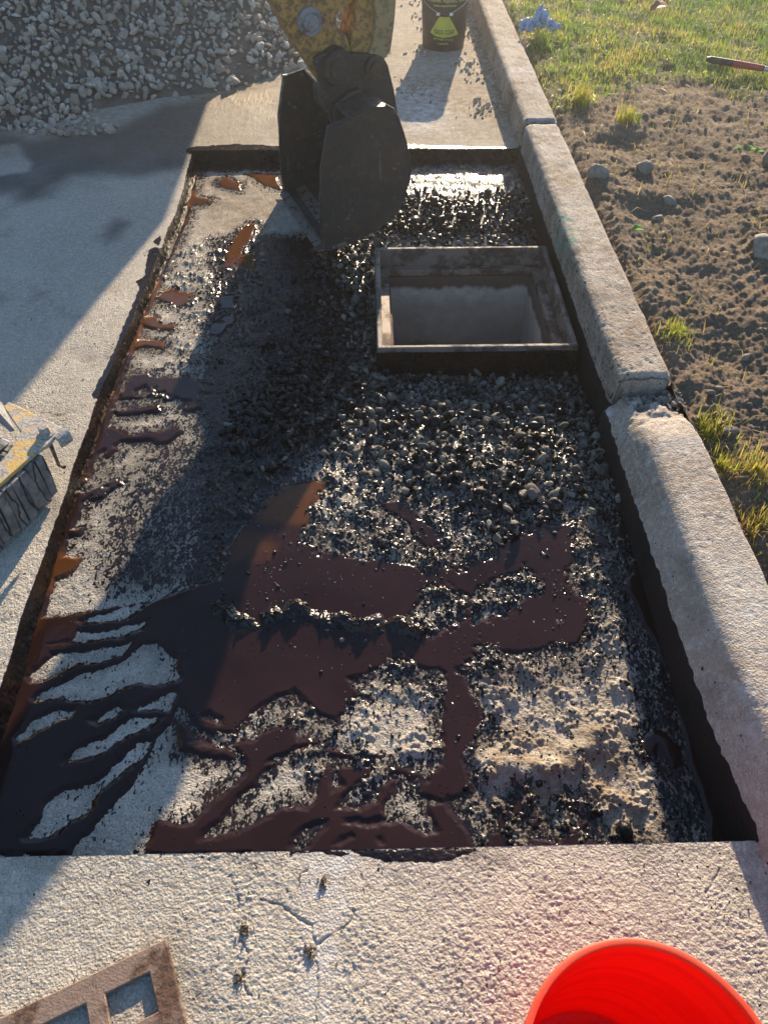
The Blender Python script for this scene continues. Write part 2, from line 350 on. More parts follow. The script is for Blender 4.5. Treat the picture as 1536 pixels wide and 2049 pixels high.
crust = m.rng(m.math('ADD', zz.outputs[2], m.math('MULTIPLY', m.math('SUBTRACT', m.noise(16, 5, .6), .5), .10)), -.11, -.05)
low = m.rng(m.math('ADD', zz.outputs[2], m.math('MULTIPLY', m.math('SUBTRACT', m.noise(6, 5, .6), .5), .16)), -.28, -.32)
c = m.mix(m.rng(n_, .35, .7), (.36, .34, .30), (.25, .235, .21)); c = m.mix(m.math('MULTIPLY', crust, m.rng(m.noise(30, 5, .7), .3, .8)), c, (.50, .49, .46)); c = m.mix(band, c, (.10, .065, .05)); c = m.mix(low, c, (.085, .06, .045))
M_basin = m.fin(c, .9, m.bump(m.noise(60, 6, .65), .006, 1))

# ------------------------------------------------------------------ layout of the trench (metres)
LE = [P(x, y)[:2] for x, y in ((385, 306), (362, 400), (320, 505), (262, 650), (208, 770), (150, 930), (108, 1060), (62, 1190), (40, 1260), (0, 1385))]
LE = sorted([(p[1], p[0]) for p in LE]); LEy = np.array([p[0] for p in LE]); LEx = np.array([p[1] for p in LE])
YF = P(700, 1700)[1]; YB = P(700, 300)[1]
LEy = np.concatenate([[YF - .3], LEy]); LEx = np.concatenate([[LEx[0] - .0], LEx])
def XL(y): return np.interp(y, LEy, LEx) + .002 * np.sin(np.asarray(y) * 23)
KX = .735                                 # street face of the kerb
FX0, FX1, FY0, FY1 = .021, .709, 2.094, 2.775   # outside of the basin frame
ZF = -.12
def zb(x, y):                             # the trench bottom: shallow at the left and back, deeper by the kerb and the basin
    x = np.asarray(x, float); y = np.asarray(y, float)
    dx = np.maximum(np.maximum(FX0 - x, x - FX1), 0); dy = np.maximum(np.maximum(FY0 - y, y - FY1), 0)
    return -.052 - .036 * sstep(-.45, .6, x) * sstep(3.7, 3.0, y) - .045 * sstep(.60, .0, np.hypot(dx, dy)) - .030 * sstep(1.6, .7, y)
def PF(px, py):
    z = -.08
    for _ in range(8): p = P(px, py, z); z = float(zb(p[0], p[1]))
    return np.array([p[0], p[1], z])
def Q(pl): return np.array([PF(x, y)[:2] for x, y in pl])
def cv(pl, ox, oy, s): return [(ox + x / s, oy + y / s) for x, y in pl]

pools = [
 [(455,1100),(500,1030),(560,975),(655,962),(630,1010),(610,1080),(640,1105),(760,1120),(860,1140),(960,1120),(1010,1080),(1060,1050),(1150,1045),(1150,1110),(1130,1170),(1170,1200),(1185,1250),(1150,1290),(1040,1305),(960,1300),(925,1345),(950,1400),(972,1440),(940,1490),(925,1520),(940,1580),(905,1600),(862,1580),(860,1545),(885,1540),(890,1420),(880,1350),(850,1340),(760,1360),(700,1400),(680,1445),(640,1430),(590,1380),(540,1400),(500,1430),(470,1470),(400,1460),(385,1440),(362,1390),(330,1440),(390,1330),(420,1260),(440,1190)],
 [(75,1240),(180,1225),(300,1208),(380,1180),(450,1160),(440,1260),(400,1330),(375,1385),(340,1440),(310,1475),(275,1545),(205,1630),(140,1705),(-80,1705),(-80,1400),(30,1300)],
 cv([(0,790),(0,765),(40,650),(130,670),(200,650),(280,560),(300,540),(400,480),(440,430),(430,380),(470,380),(540,400),(500,430),(460,480),(400,520),(340,590),(300,640),(240,690),(210,740),(400,700),(540,620),(580,590),(700,590),(740,540),(740,500),(770,390),(800,390),(790,520),(860,490),(830,450),(830,410),(880,410),(960,385),(985,420),(960,460),(900,490),(850,530),(820,590),(920,595),(1000,560),(1050,470),(1068,470),(1060,510),(1030,560),(1010,600),(1030,630),(860,640),(850,660),(1000,670),(1110,655),(1150,690),(1220,705),(1270,690),(1230,620),(1230,580),(1300,570),(1310,600),(1400,700),(1410,800)], 300, 1350, 2.194),
 cv([(125,215),(165,235),(185,305),(240,315),(350,335),(365,365),(250,355),(145,325)], 300, 1350, 2.194),
 cv([(430,390),(370,320),(380,300),(470,280),(560,230),(635,215),(645,290),(780,288),(770,322),(680,315),(600,340),(540,365),(500,400)], 300, 1350, 2.194),
 cv([(780,335),(900,345),(930,360),(900,370),(790,358)], 300, 1350, 2.194), cv([(1030,435),(1090,402),(1170,438),(1165,475),(1100,425),(1040,455)], 300, 1350, 2.194),
 cv([(1190,520),(1240,440),(1280,400),(1300,200),(1270,80),(1380,60),(1400,140),(1472,225),(1415,315),(1360,330),(1372,480),(1412,520),(1340,500),(1290,565)], 300, 1350, 2.194),
 cv([(170,1840),(225,1660),(250,1610),(290,1600),(285,1560),(320,1548),(362,1580),(350,1672),(305,1672),(270,1655),(262,1740),(310,1840)], 900, 950, 2.415),
 cv([(365,1680),(440,1655),(432,1700),(400,1705)], 900, 950, 2.415),
 cv([(290,1840),(400,1770),(530,1775),(560,1730),(600,1730),(625,1690),(580,1625),(600,1598),(640,1600),(668,1640),(665,1700),(640,1730),(630,1775),(800,1765),(960,1840)], 900, 950, 2.415),
 cv([(915,1330),(930,1285),(980,1243),(1040,1258),(1100,1325),(1105,1390),(1070,1402),(1030,1360),(1000,1300),(985,1355),(950,1355)], 900, 950, 2.415),
 cv([(870,450),(960,440),(1000,560),(1040,720),(1100,820),(1160,950),(1240,1150),(1320,1350),(1420,1550),(1530,1840),(1250,1840),(1240,1650),(1160,1400),(1120,1200),(1090,1000),(1020,900),(980,800),(920,700),(870,600),(800,580),(790,540),(850,530)], 900, 950, 2.415),
 cv([(650,275),(760,305),(830,370),(800,380),(700,335)], 900, 950, 2.415), cv([(795,215),(845,220),(850,290),(800,285)], 900, 950, 2.415),
 [(240,798),(247,780),(262,750),(328,748),(346,739),(360,750),(419,752),(428,779),(404,818),(375,822),(346,806),(320,796),(298,794),(273,798)],
 [(228,822),(287,815),(320,811),(322,821),(295,826),(273,829),(235,830)],
 [(195,880),(222,852),(236,861),(266,872),(295,865),(313,865),(339,861),(346,847),(353,858),(364,863),(339,883),(320,889),(306,880),(273,880),(240,883),(222,894),(188,912)],
 [(160,985),(170,970),(203,970),(217,959),(244,957),(244,970),(230,988),(205,997),(184,1001),(165,1010),(145,1025)],
 [(130,1063),(162,1060),(163,1069),(144,1072),(125,1078)],
 [(92,1130),(100,1117),(121,1117),(166,1120),(156,1131),(133,1151),(117,1160),(85,1165)],
 [(309,597),(339,579),(384,590),(382,603),(357,616),(324,603)], [(270,632),(306,633),(320,647),(351,653),(342,661),(317,659),(280,650)],
 [(265,679),(317,683),(328,687),(325,699),(291,694),(262,702)], [(505,447),(514,453),(480,520),(462,537),(446,537),(455,504),(481,460)],
 [(480,510),(512,510),(508,545),(478,541)], [(440,588),(472,591),(472,621),(435,621)], [(420,643),(464,628),(472,645),(437,676),(415,672)],
 [(438,367),(453,356),(464,366),(482,370),(478,384),(464,380),(442,375)], [(500,350),(550,352),(562,380),(528,373)], [(368,412),(382,395),(411,401),(422,399),(420,408),(397,411)],
 [(210,900),(225,890),(232,900),(215,915)],
 [(812,398),(825,345),(900,338),(1060,342),(1068,398),(990,402),(940,418),(870,404)], [(850,420),(1000,412),(1060,430),(1050,480),(960,470),(860,462)],
 [(750,1010),(800,1000),(860,1040),(900,1100),(850,1095),(800,1040)]]
islands = [
 [(154,1244),(187,1231),(219,1223),(273,1204),(310,1204),(281,1221),(250,1245),(203,1248),(164,1250)],
 [(94,1291),(141,1283),(152,1262),(219,1261),(250,1251),(303,1239),(289,1260),(250,1277),(195,1283),(148,1289)],
 [(52,1355),(78,1333),(102,1309),(172,1300),(234,1289),(275,1281),(250,1315),(203,1328),(156,1332),(117,1347),(86,1368),(60,1368)],
 [(60,1398),(109,1372),(148,1348),(203,1336),(250,1320),(281,1288),(314,1284),(356,1320),(366,1362),(312,1376),(273,1371),(234,1390),(188,1406),(117,1402),(68,1407)],
 [(31,1478),(59,1445),(102,1421),(158,1413),(150,1437),(109,1449),(78,1465),(39,1494)], [(174,1445),(219,1414),(242,1406),(262,1416),(236,1437),(195,1454)],
 [(268,1421),(312,1394),(354,1377),(362,1392),(342,1426),(273,1430)],
 [(119,1527),(156,1492),(211,1472),(234,1449),(262,1433),(335,1432),(299,1461),(260,1473),(221,1500),(174,1524),(129,1530)],
 [(45,1676),(80,1634),(88,1601),(125,1578),(195,1561),(250,1506),(273,1483),(311,1480),(291,1523),(252,1548),(229,1567),(198,1590),(183,1626),(150,1645),(118,1668),(86,1680),(51,1681)],

 [(268,781),(285,775),(297,785),(287,794),(270,792)], [(245,812),(285,800),(312,806),(286,815),(250,820)],
 cv([(605,755),(650,690),(720,650),(782,638),(782,672),(700,765),(650,775)], 300, 1350, 2.194), cv([(800,745),(880,703),(895,720),(830,752)], 300, 1350, 2.194),
 cv([(225,175),(270,165),(315,190),(320,220),(280,210),(230,195)], 300, 1350, 2.194),
 cv([(1000,715),(1025,712),(1030,735),(1010,742)], 300, 1350, 2.194), [(960,1180),(1050,1140),(1080,1180),(1000,1230),(940,1250)],
 [(820,1230),(860,1180),(930,1190),(920,1240),(860,1280)], [(700,1360),(800,1320),(860,1345),(880,1400),(800,1440),(740,1440)]]
rp = Ras(-1.0, .95, .3, 3.9, .004, -.3)
for p in pools: rp.add(Q(p))
ledge = [PF(x, y)[:2] for x, y in ((392, 352), (372, 440), (320, 560), (282, 650), (228, 790), (172, 960), (120, 1110), (70, 1250))]
rp.v = np.maximum(rp.v, .010 - dline(ledge, rp.X, rp.Y) + .006 * perlin(rp.X * 14, rp.Y * 9))
for p in islands: rp.sub(Q(p))
# how densely the trench floor is spattered (denser where shade is painted in), lumpy, stony, brown
rd = Ras(-1.0, .95, .3, 3.9, .012, .30)
def soft(r, pl, a, f): r.soft(Q(pl), a, f)
soft(rd, [(330,700),(760,600),(1200,760),(1300,1100),(1240,1350),(950,1420),(600,1440),(400,1440),(300,1200),(260,1000)], .72, .22)
soft(rd, [(430,480),(720,480),(740,780),(620,900),(560,1000),(440,1180),(380,1180),(400,900),(420,700)], 1.2, .16)  # thick tack, with extra density painting the bucket's shadow band darker
soft(rd, [(520,1050),(900,980),(1200,1020),(1160,1280),(900,1420),(560,1330)], .80, .10)
soft(rd, [(330,510),(520,440),(540,600),(420,760),(330,640)], .6, .10)
soft(rd, [(380,1440),(650,1420),(960,1440),(1010,1600),(940,1690),(560,1690),(400,1560)], .40, .08)
soft(rd, [(1170,990),(1290,1000),(1440,1500),(1530,1700),(1330,1700),(1240,1300)], .86, .07)
soft(rd, [(940,1340),(1190,1330),(1260,1500),(1300,1690),(1020,1690),(960,1520)], .42, .06)
soft(rd, [(800,330),(1060,330),(1100,480),(760,480)], .9, .08)
soft(rd, [(300,880),(520,850),(480,1180),(180,1200),(200,1050)], .82, .12)  # spatter made denser to darken the floor in the arm's shade
soft(rd, [(60,1180),(400,1150),(360,1500),(140,1690),(0,1690)], .34, .08)
rl = Ras(-1.0, .95, .3, 3.9, .012, .10)          # lumps
soft(rl, [(560,620),(1250,850),(1300,1100),(1200,1330),(950,1420),(560,1330),(440,1180),(420,900)], .75, .12)
soft(rl, [(600,1100),(900,1000),(1180,1040),(1180,1280),(900,1300)], .9, .08)
soft(rl, [(930,1290),(1240,1290),(1340,1690),(1000,1690),(940,1560)], .8, .06)
soft(rl, [(660,1400),(900,1420),(880,1580),(680,1560),(430,1480)], .55, .06)
soft(rl, [(330,510),(520,440),(540,700),(360,760),(300,640)], .5, .08)
soft(rl, [(800,330),(1060,330),(1100,480),(700,480)], .8, .08)
rfm = Ras(-1.0, .95, .3, 3.9, .012, .0); soft(rfm, [(812,335),(1060,335),(1070,480),(850,480)], 1, .06); soft(rfm, [(300,740),(440,745),(440,820),(300,810)], .75, .04); soft(rfm, [(160,955),(260,950),(240,1000),(170,1010)], .6, .02)
rb = Ras(-1.0, .95, .3, 3.9, .012, .0)           # brown dirt
soft(rb, [(390,350),(560,350),(560,440),(420,470)], .75, .12); soft(rb, [(950,1480),(1240,1450),(1320,1690),(1000,1690)], .8, .10); soft(rb, [(960,1320),(1240,1290),(1260,1500),(960,1520)], .4, .1)
rth = Ras(-1.0, .95, .3, 3.9, .012, .0)          # thin, orange tack
for p in ([(300,560),(400,560),(400,640),(300,640)], [(430,430),(520,440),(520,540),(430,545)], [(250,620),(360,620),(360,710),(250,710)], [(430,350),(570,340),(570,390),(430,390)], [(360,385),(430,385),(430,420),(360,420)]): soft(rth, p, 1, .05)
soft(rth, [(540,965),(660,960),(630,1060),(500,1050)], .9, .05); soft(rth, [(470,1060),(570,1060),(550,1140),(450,1130)], .7, .05)
soft(rth, [(455,1240),(500,1240),(500,1275),(455,1275)], .8, .03); soft(rth, [(60,1100),(180,1100),(150,1180),(60,1200)], .9, .04)
for i in range(10): q = ledge[min(i, 7)]; rth.v = np.maximum(rth.v, .8 * np.exp(-((rth.X - q[0]) ** 2 + (rth.Y - q[1]) ** 2) / .02 ** 2 / 9))
step = Q([(405,1195),(450,1225),(470,1262),(520,1245),(590,1225),(640,1250),(720,1262),(780,1262),(835,1275),(850,1240),(900,1170),(800,1120),(600,1090),(440,1120)])
ridge = Q([(440,1205),(470,1245),(530,1238),(600,1222),(650,1240),(720,1250),(780,1255),(830,1265)])  # lump ridge added and blackened to give a dark shadow band
berm = Q([(1190,1480),(1130,1530),(1060,1545),(1000,1530)])
gpoly = Q([(790,395),(1062,395),(1100,480),(1165,760),(1245,900),(1262,1000),(1180,1005),(1120,1015),(1000,1075),(900,1010),(800,955),(700,930),(640,905),(520,930),(470,850),(540,740),(600,640),(620,540),(700,485)])
rg = Ras(-1.0, .95, .3, 3.9, .012, -.3); rg.add(gpoly, .3)

def floor_z(x, y):
    lump = rl.at(x, y) * (1 - .72 * sstep(-.012, .02, rp.at(x, y))); z = zb(x, y) + .007 * fbm(x, y, 2.2, 4) + .0022 * fbm(x, y, 28, 3, off=5)
    f1, _ = worley(x, y, 85); f2, _ = worley(x, y, 38, 7.7); f3, _ = worley(x, y, 150, 3.3)
    sel = sstep(-.15, .5, perlin(x * 16, y * 16) + .25 * perlin(x * 60, y * 60))
    z = z + lump * ((.0085 * np.clip(1 - f1 * 1.25, 0, 1) + .0035 * np.clip(1 - f3 * 1.2, 0, 1)) * (.35 + sel) + .014 * np.clip(1 - f2 * 1.6, 0, 1) * sel)
    z = z + .0011 * fbm(x, y, 130, 2, off=2) + .0010 * np.clip(1 - f3, 0, 1)
    dr_ = dline(ridge, x + .012 * fbm(x, y, 14, 3, off=61), y + .02 * fbm(x, y, 9, 4, off=67)); rg_ = np.exp(-(dr_ / .020) ** 2) * np.clip(.75 + 1.1 * perlin(x * 22, y * 22), .1, 1.6)
    z = z + .020 * rg_ + .007 * rg_ * np.clip(1 - f1 * 1.2, 0, 1)
    z = z + .022 * np.exp(-(dline(berm, x, y) / .035) ** 2) * (1 + .5 * perlin(x * 25, y * 25))
    z = z + .004 * sstep(.02, .1, rg.at(x, y))
    return z
def warp(x, y): return x + .010 * fbm(x, y, 16, 5, .6, off=11) , y + .009 * fbm(x, y, 16, 5, .6, off=31)

# ------------------------------------------------------------------ trench floor and the tack lying in it
ys = rows(YF - .02, YB + .03, 1.62, 1.15)
nx = 760; s = np.linspace(0, 1, nx); xl = XL(ys) - .03
X = xl[:, None] + (KX + .03 - xl[:, None]) * s[None, :]; Y = np.repeat(ys[:, None], nx, 1)
ZFL = floor_z(X, Y); wx, wy = warp(X, Y); pm = rp.at(wx, wy) + .0025 * perlin(X * 60, Y * 60) + .0015
rough_ = rl.at(X, Y); pm = pm - .05 * rfm.at(X, Y) * np.clip(fbm(X, Y, 13, 5, .65, off=71) * 3 + .35, 0, 1) - .055 * np.clip(rough_ - .35, 0, 1) * np.clip(fbm(X, Y, 17, 5, .65, off=51) * 2.2 + .10, 0, 1)
pm = np.minimum(pm, np.where((Y > 3.2) & (X > .05), .030 * fbm(X, Y, 13, 5, .65, off=81) + .001, 9)); infr = (X > FX0 + .02) & (X < FX1 - .02) & (Y > FY0 + .02) & (Y < FY1 - .02)
fc = gridfaces(len(ys), nx); bad = infr.ravel()[fc].all(1)
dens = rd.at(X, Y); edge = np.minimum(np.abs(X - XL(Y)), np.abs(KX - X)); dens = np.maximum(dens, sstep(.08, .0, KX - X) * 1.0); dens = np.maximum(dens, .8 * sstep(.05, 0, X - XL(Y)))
dens = np.maximum(dens, 1.25 * sstep(.17, .07, YB - Y + .03 * fbm(X, Y, 9, 3))); dens = np.maximum(dens, 1.25 * sstep(.05, .02, dline(ridge, X, Y))); dens = np.maximum(dens, .84 * (1 - .42 * sstep(-.40, -.55, X) * sstep(1.35, 1.15, Y)) * sstep(-.10, .0, pm + .02 * fbm(X, Y, 9, 3))); zz0 = np.zeros(X.size)  # tack density paints the back wall's shade black; ridge darkened likewise
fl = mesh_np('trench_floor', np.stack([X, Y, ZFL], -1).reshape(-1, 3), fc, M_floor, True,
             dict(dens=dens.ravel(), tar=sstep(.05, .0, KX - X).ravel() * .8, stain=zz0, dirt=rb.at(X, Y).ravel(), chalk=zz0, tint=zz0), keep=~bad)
tag(fl, 'rough concrete bottom of the open trench, spattered with black tack', None, None, 'structure')
LV = zb(X, Y) + .0028 + .007 * fbm(X, Y, 2.2, 4) * .8
TZ = LV + np.clip(pm, -.03, .007) * .38
kp = ((TZ > ZFL - .0015).ravel()[fc].any(1)) & (pm.ravel()[fc] > -.024).any(1) & ~bad
kp &= (np.abs(X - .4) > -1).ravel()[fc].any(1)
tk = mesh_np('tack_coat', np.stack([X, Y, TZ], -1).reshape(-1, 3), fc, M_tack, True, dict(thin=rth.at(X, Y).ravel(), film=rfm.at(X, Y).ravel()), keep=kp)
tag(tk, 'glossy dark brown liquid asphalt emulsion poured over the trench floor', None, None, 'stuff')

# ------------------------------------------------------------------ pavement round the trench
paint = [[(271,566),(287,555),(294,572),(289,584)], [(306,483),(321,472),(323,481),(316,492)],
         [(262,1694),(340,1699),(420,1698),(520,1701),(600,1701),(690,1703),(700,1712),(670,1712),(640,1706),(600,1704),(380,1704)],
         [(700,1700),(830,1700),(960,1699),(935,1710),(880,1724),(800,1724),(750,1718),(720,1710)], [(8,1690),(60,1690),(40,1704),(10,1700)]]
rt = Ras(-3.2, 1.1, .0, 6.6, .006, -.3)
for p in paint: rt.add(PX(p), .05)
lip = [P(x, y)[:2] for x, y in ((310, 500), (300, 560), (268, 640), (245, 700), (200, 790))]
tl2 = [P(x, y)[:2] for x, y in ((390, 302), (470, 296), (560, 300), (700, 298), (820, 298), (900, 300), (1040, 302))]
rt.v = np.maximum(rt.v, .022 - dline(lip, rt.X, rt.Y)); rt.v = np.maximum(rt.v, .042 - dline(tl2, rt.X, rt.Y))
cracks = [[(528,1800),(560,1808),(590,1830),(622,1850),(630,1885),(634,1960),(632,2049)], [(635,1890),(665,1868),(700,1845),(706,1825)], [(478,1790),(470,1850),(492,1905),(484,1960),(500,2000)],
          [(60,829),(95,828),(125,834),(150,826),(176,812)], [(620,1725),(600,1760),(592,1800)], [(385,305),(300,318),(288,345),(330,358),(372,372)], [(220,450),(270,428),(330,395),(355,380)], [(0,590),(60,560),(140,520),(220,450)],
          [(1290-300,40),(960,120),(900,130)], [(720,120),(760,170),(830,240),(900,262)], [(1440,1740),(1410,1790)]]
crk = [PX(c) for c in cracks]
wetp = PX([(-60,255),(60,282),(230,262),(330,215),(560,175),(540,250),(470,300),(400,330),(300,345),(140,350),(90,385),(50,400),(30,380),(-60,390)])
wetp2 = PX([(200,470),(230,440),(262,445),(240,475),(212,490)]); mud1 = PX([(330,170),(560,150),(560,215),(400,215)]); mud2 = PX([(780,150),(960,150),(1040,260),(800,200)])
chalkp = PX([(790,175),(880,170),(890,260),(820,265)]); pale1 = PX([(-60,300),(40,285),(66,325),(60,342),(10,352),(-60,355)])
smooth_s = PX([(590,1700),(720,1700),(690,1800),(670,2049),(600,2049),(620,1850)])
def pave_z(x, y, fine=1.0):
    ex = perlin(x * 1.1, y * 1.1); z = .006 * ex + .003 * fbm(x, y, 6, 3, off=4)
    f1, _ = worley(x + .003 * perlin(x * 90, y * 90), y, 105, 1.5); f2, _ = worley(x, y, 62, 5.5); n = fbm(x, y, 70, 3, .6, off=8)
    amp = fine * (.45 + .75 * sstep(-.5, .6, perlin(x * 2.3 + 4, y * 2.3)))
    amp = amp * (1 - .6 * sstep(-.03, .03, sdf(smooth_s, x, y)))
    z = z + .78 * amp * (.0019 * np.clip(1 - f1 * 1.15, 0, 1) ** .8 + .0012 * np.clip(1 - f2, 0, 1) + .0019 * n + .0016 * (1 - np.abs(fbm(x, y, 95, 3, .6, off=15)) * 3) * sstep(-.4, .3, perlin(x * 9, y * 9)))
    z = z + .0006 * sstep(0, .004, rt.at(x, y))
    for c in crk:
        m = (x > c[:, 0].min() - .05) & (x < c[:, 0].max() + .05) & (y > c[:, 1].min() - .05) & (y < c[:, 1].max() + .05)
        if m.any():
            xs, yy = x[m], y[m]; d = dline(c, xs + .010 * fbm(xs, yy, 35, 3, .7), yy + .006 * fbm(xs, yy, 30, 2, off=3)); z[m] -= .0045 * np.exp(-(d / .0016) ** 2) * np.clip(.8 + perlin(xs * 40, yy * 40), 0, 1)
    return z
parts = []
def piece(xa, xb, ys, nx, xpow=None):
    s = np.linspace(0, 1, nx); a = xa(ys); b = xb(ys); X = a[:, None] + (b - a)[:, None] * s[None, :]; Y = np.repeat(ys[:, None], nx, 1)
    parts.append((X, Y))
ones = lambda v: (lambda y: np.full(np.shape(y), v))
vl = lambda y: -(.30 + .56 * np.clip(y, 0, 9)) - .42      # a little outside the left of the view
yl = rows(YF, YB, 1.5, 1.3)
piece(vl, XL, yl, 420); piece(ones(-40.), vl, yl[::8], 12)
yn = np.concatenate([rows(.0, YF, 1.5, 1.05)])
piece(ones(-.80), ones(KX + .01), yn, 820); piece(ones(-40.), ones(-.80), yn[::8], 14); piece(ones(-40.), ones(KX), np.linspace(-30, 0, 30), 20)
yf = rows(YB, 7.2, 1.5, 1.3)
piece(ones(-3.6), ones(KX + .01), yf, 620); piece(ones(-40.), ones(-3.6), yf[::8], 12); piece(ones(-40.), ones(KX), np.linspace(7.2, 90, 30), 20)
# the left strip beside the near corner where the trench wall leaves the picture
CO, FA, base = [], [], 0; AT = {k: [] for k in ('dens', 'tar', 'stain', 'dirt', 'chalk', 'tint')}
for X_, Y_ in parts:
    z = pave_z(X_, Y_, 1.0 if X_.shape[1] > 100 else .0)
    CO.append(np.stack([X_, Y_, z], -1).reshape(-1, 3)); FA.append(gridfaces(*X_.shape, base)); base += X_.size
    x, y = X_.ravel(), Y_.ravel(); n1 = .03 * fbm(x, y, 7, 3)
    AT['dens'].append(.21 + .06 * fbm(x, y, 2, 2) + .10 * sstep(.35, 0, np.abs(x - XL(y))) * (y > YF) + .08 * sstep(1.4, .2, y) + .10 * sstep(.12, 0, np.abs(y - YF)))
    q = rt.at(x + .006 * fbm(x, y, 40, 2), y + .006 * fbm(x, y, 40, 2, off=4)); AT['tar'].append(np.where(q > -.29, sstep(-.006, .004, q), 0))
    ed = np.maximum(sstep(.009, 0, np.abs(x - XL(y)) + .0) * (y > YF) * (y < YB + .01), 0); AT['tar'][-1] = np.maximum(AT['tar'][-1], ed * .62)
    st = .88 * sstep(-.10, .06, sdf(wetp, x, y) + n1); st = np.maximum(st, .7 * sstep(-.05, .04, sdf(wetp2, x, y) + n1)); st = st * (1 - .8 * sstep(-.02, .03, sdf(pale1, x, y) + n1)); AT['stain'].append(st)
    AT['dirt'].append(np.maximum(sstep(-.2, .1, sdf(mud1, x, y)), np.maximum(.9 * sstep(-.2, .1, sdf(mud2, x, y)), .35 * sstep(.2, 0, np.abs(x - KX)) * sstep(3.7, 4.2, y) + .55 * sstep(3.5, 3.9, y))))
    AT['chalk'].append(.8 * sstep(-.1, .1, sdf(chalkp, x, y)) + .5 * sstep(-.03, .03, sdf(smooth_s, x, y))); AT['tint'].append(np.zeros(x.size))
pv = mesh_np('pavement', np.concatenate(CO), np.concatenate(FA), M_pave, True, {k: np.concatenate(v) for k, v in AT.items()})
tag(pv, 'old rough concrete pavement around the trench', None, None, 'structure')
g = bmesh.new(); bmesh.ops.create_grid(g, x_segments=1, y_segments=1, size=200); o = obj('subgrade', g, M_piledirt); o.location = (0, 0, -.9); tag(o, kind='structure')

# trench walls: ragged saw cut coated with tack
def wall(fx, n, zt, zb, inward, seed):
    t = np.linspace(0, 1, n); p = fx(t); nz = 34; v = np.linspace(0, 1, nz)
    T = np.repeat(t[None, :], nz, 0) * n * .004; V = np.repeat(v[:, None], n, 1)
    off = (.005 * fbm(T + seed, V * .12, 18, 4) + .003 * fbm(T + seed, V * .12, 90, 3)) * np.sin(np.clip(V * 3.2, 0, 1.57)) + V * .006
    x = p[0][None, :] + off * inward[0]; y = p[1][None, :] + off * inward[1]; z = zt(p[0], p[1])[None, :] * (1 - V) + zb * V
    return np.stack([np.broadcast_to(x, z.shape), np.broadcast_to(y, z.shape), z], -1).reshape(-1, 3), gridfaces(nz, n)
zt = lambda x, y: pave_z(np.asarray(x, float).copy(), np.asarray(y, float).copy()) + .0005
tl = lambda t: (XL(YF + (YB - YF) * t), YF + (YB - YF) * t); tb = lambda t: (XL(YB) + (KX - XL(YB)) * t, np.full(t.shape, YB)); tf = lambda t: (XL(YF) - .02 + (KX + .02 - XL(YF)) * t, np.full(t.shape, YF))
a = wall(tl, 1100, zt, -.135, (1, 0), 1); b = wall(tb, 500, zt, -.135, (0, -1), 5); c_ = wall(tf, 500, zt, -.135, (0, 1), 9)
n1, n2 = len(a[0]), len(b[0])
o = mesh_np('trench_wall', np.concatenate([a[0], b[0], c_[0]]), np.concatenate([a[1], b[1] + n1, c_[1] + n1 + n2]), M_tar); tag(o, 'ragged cut edge of the trench, coated black', kind='structure')

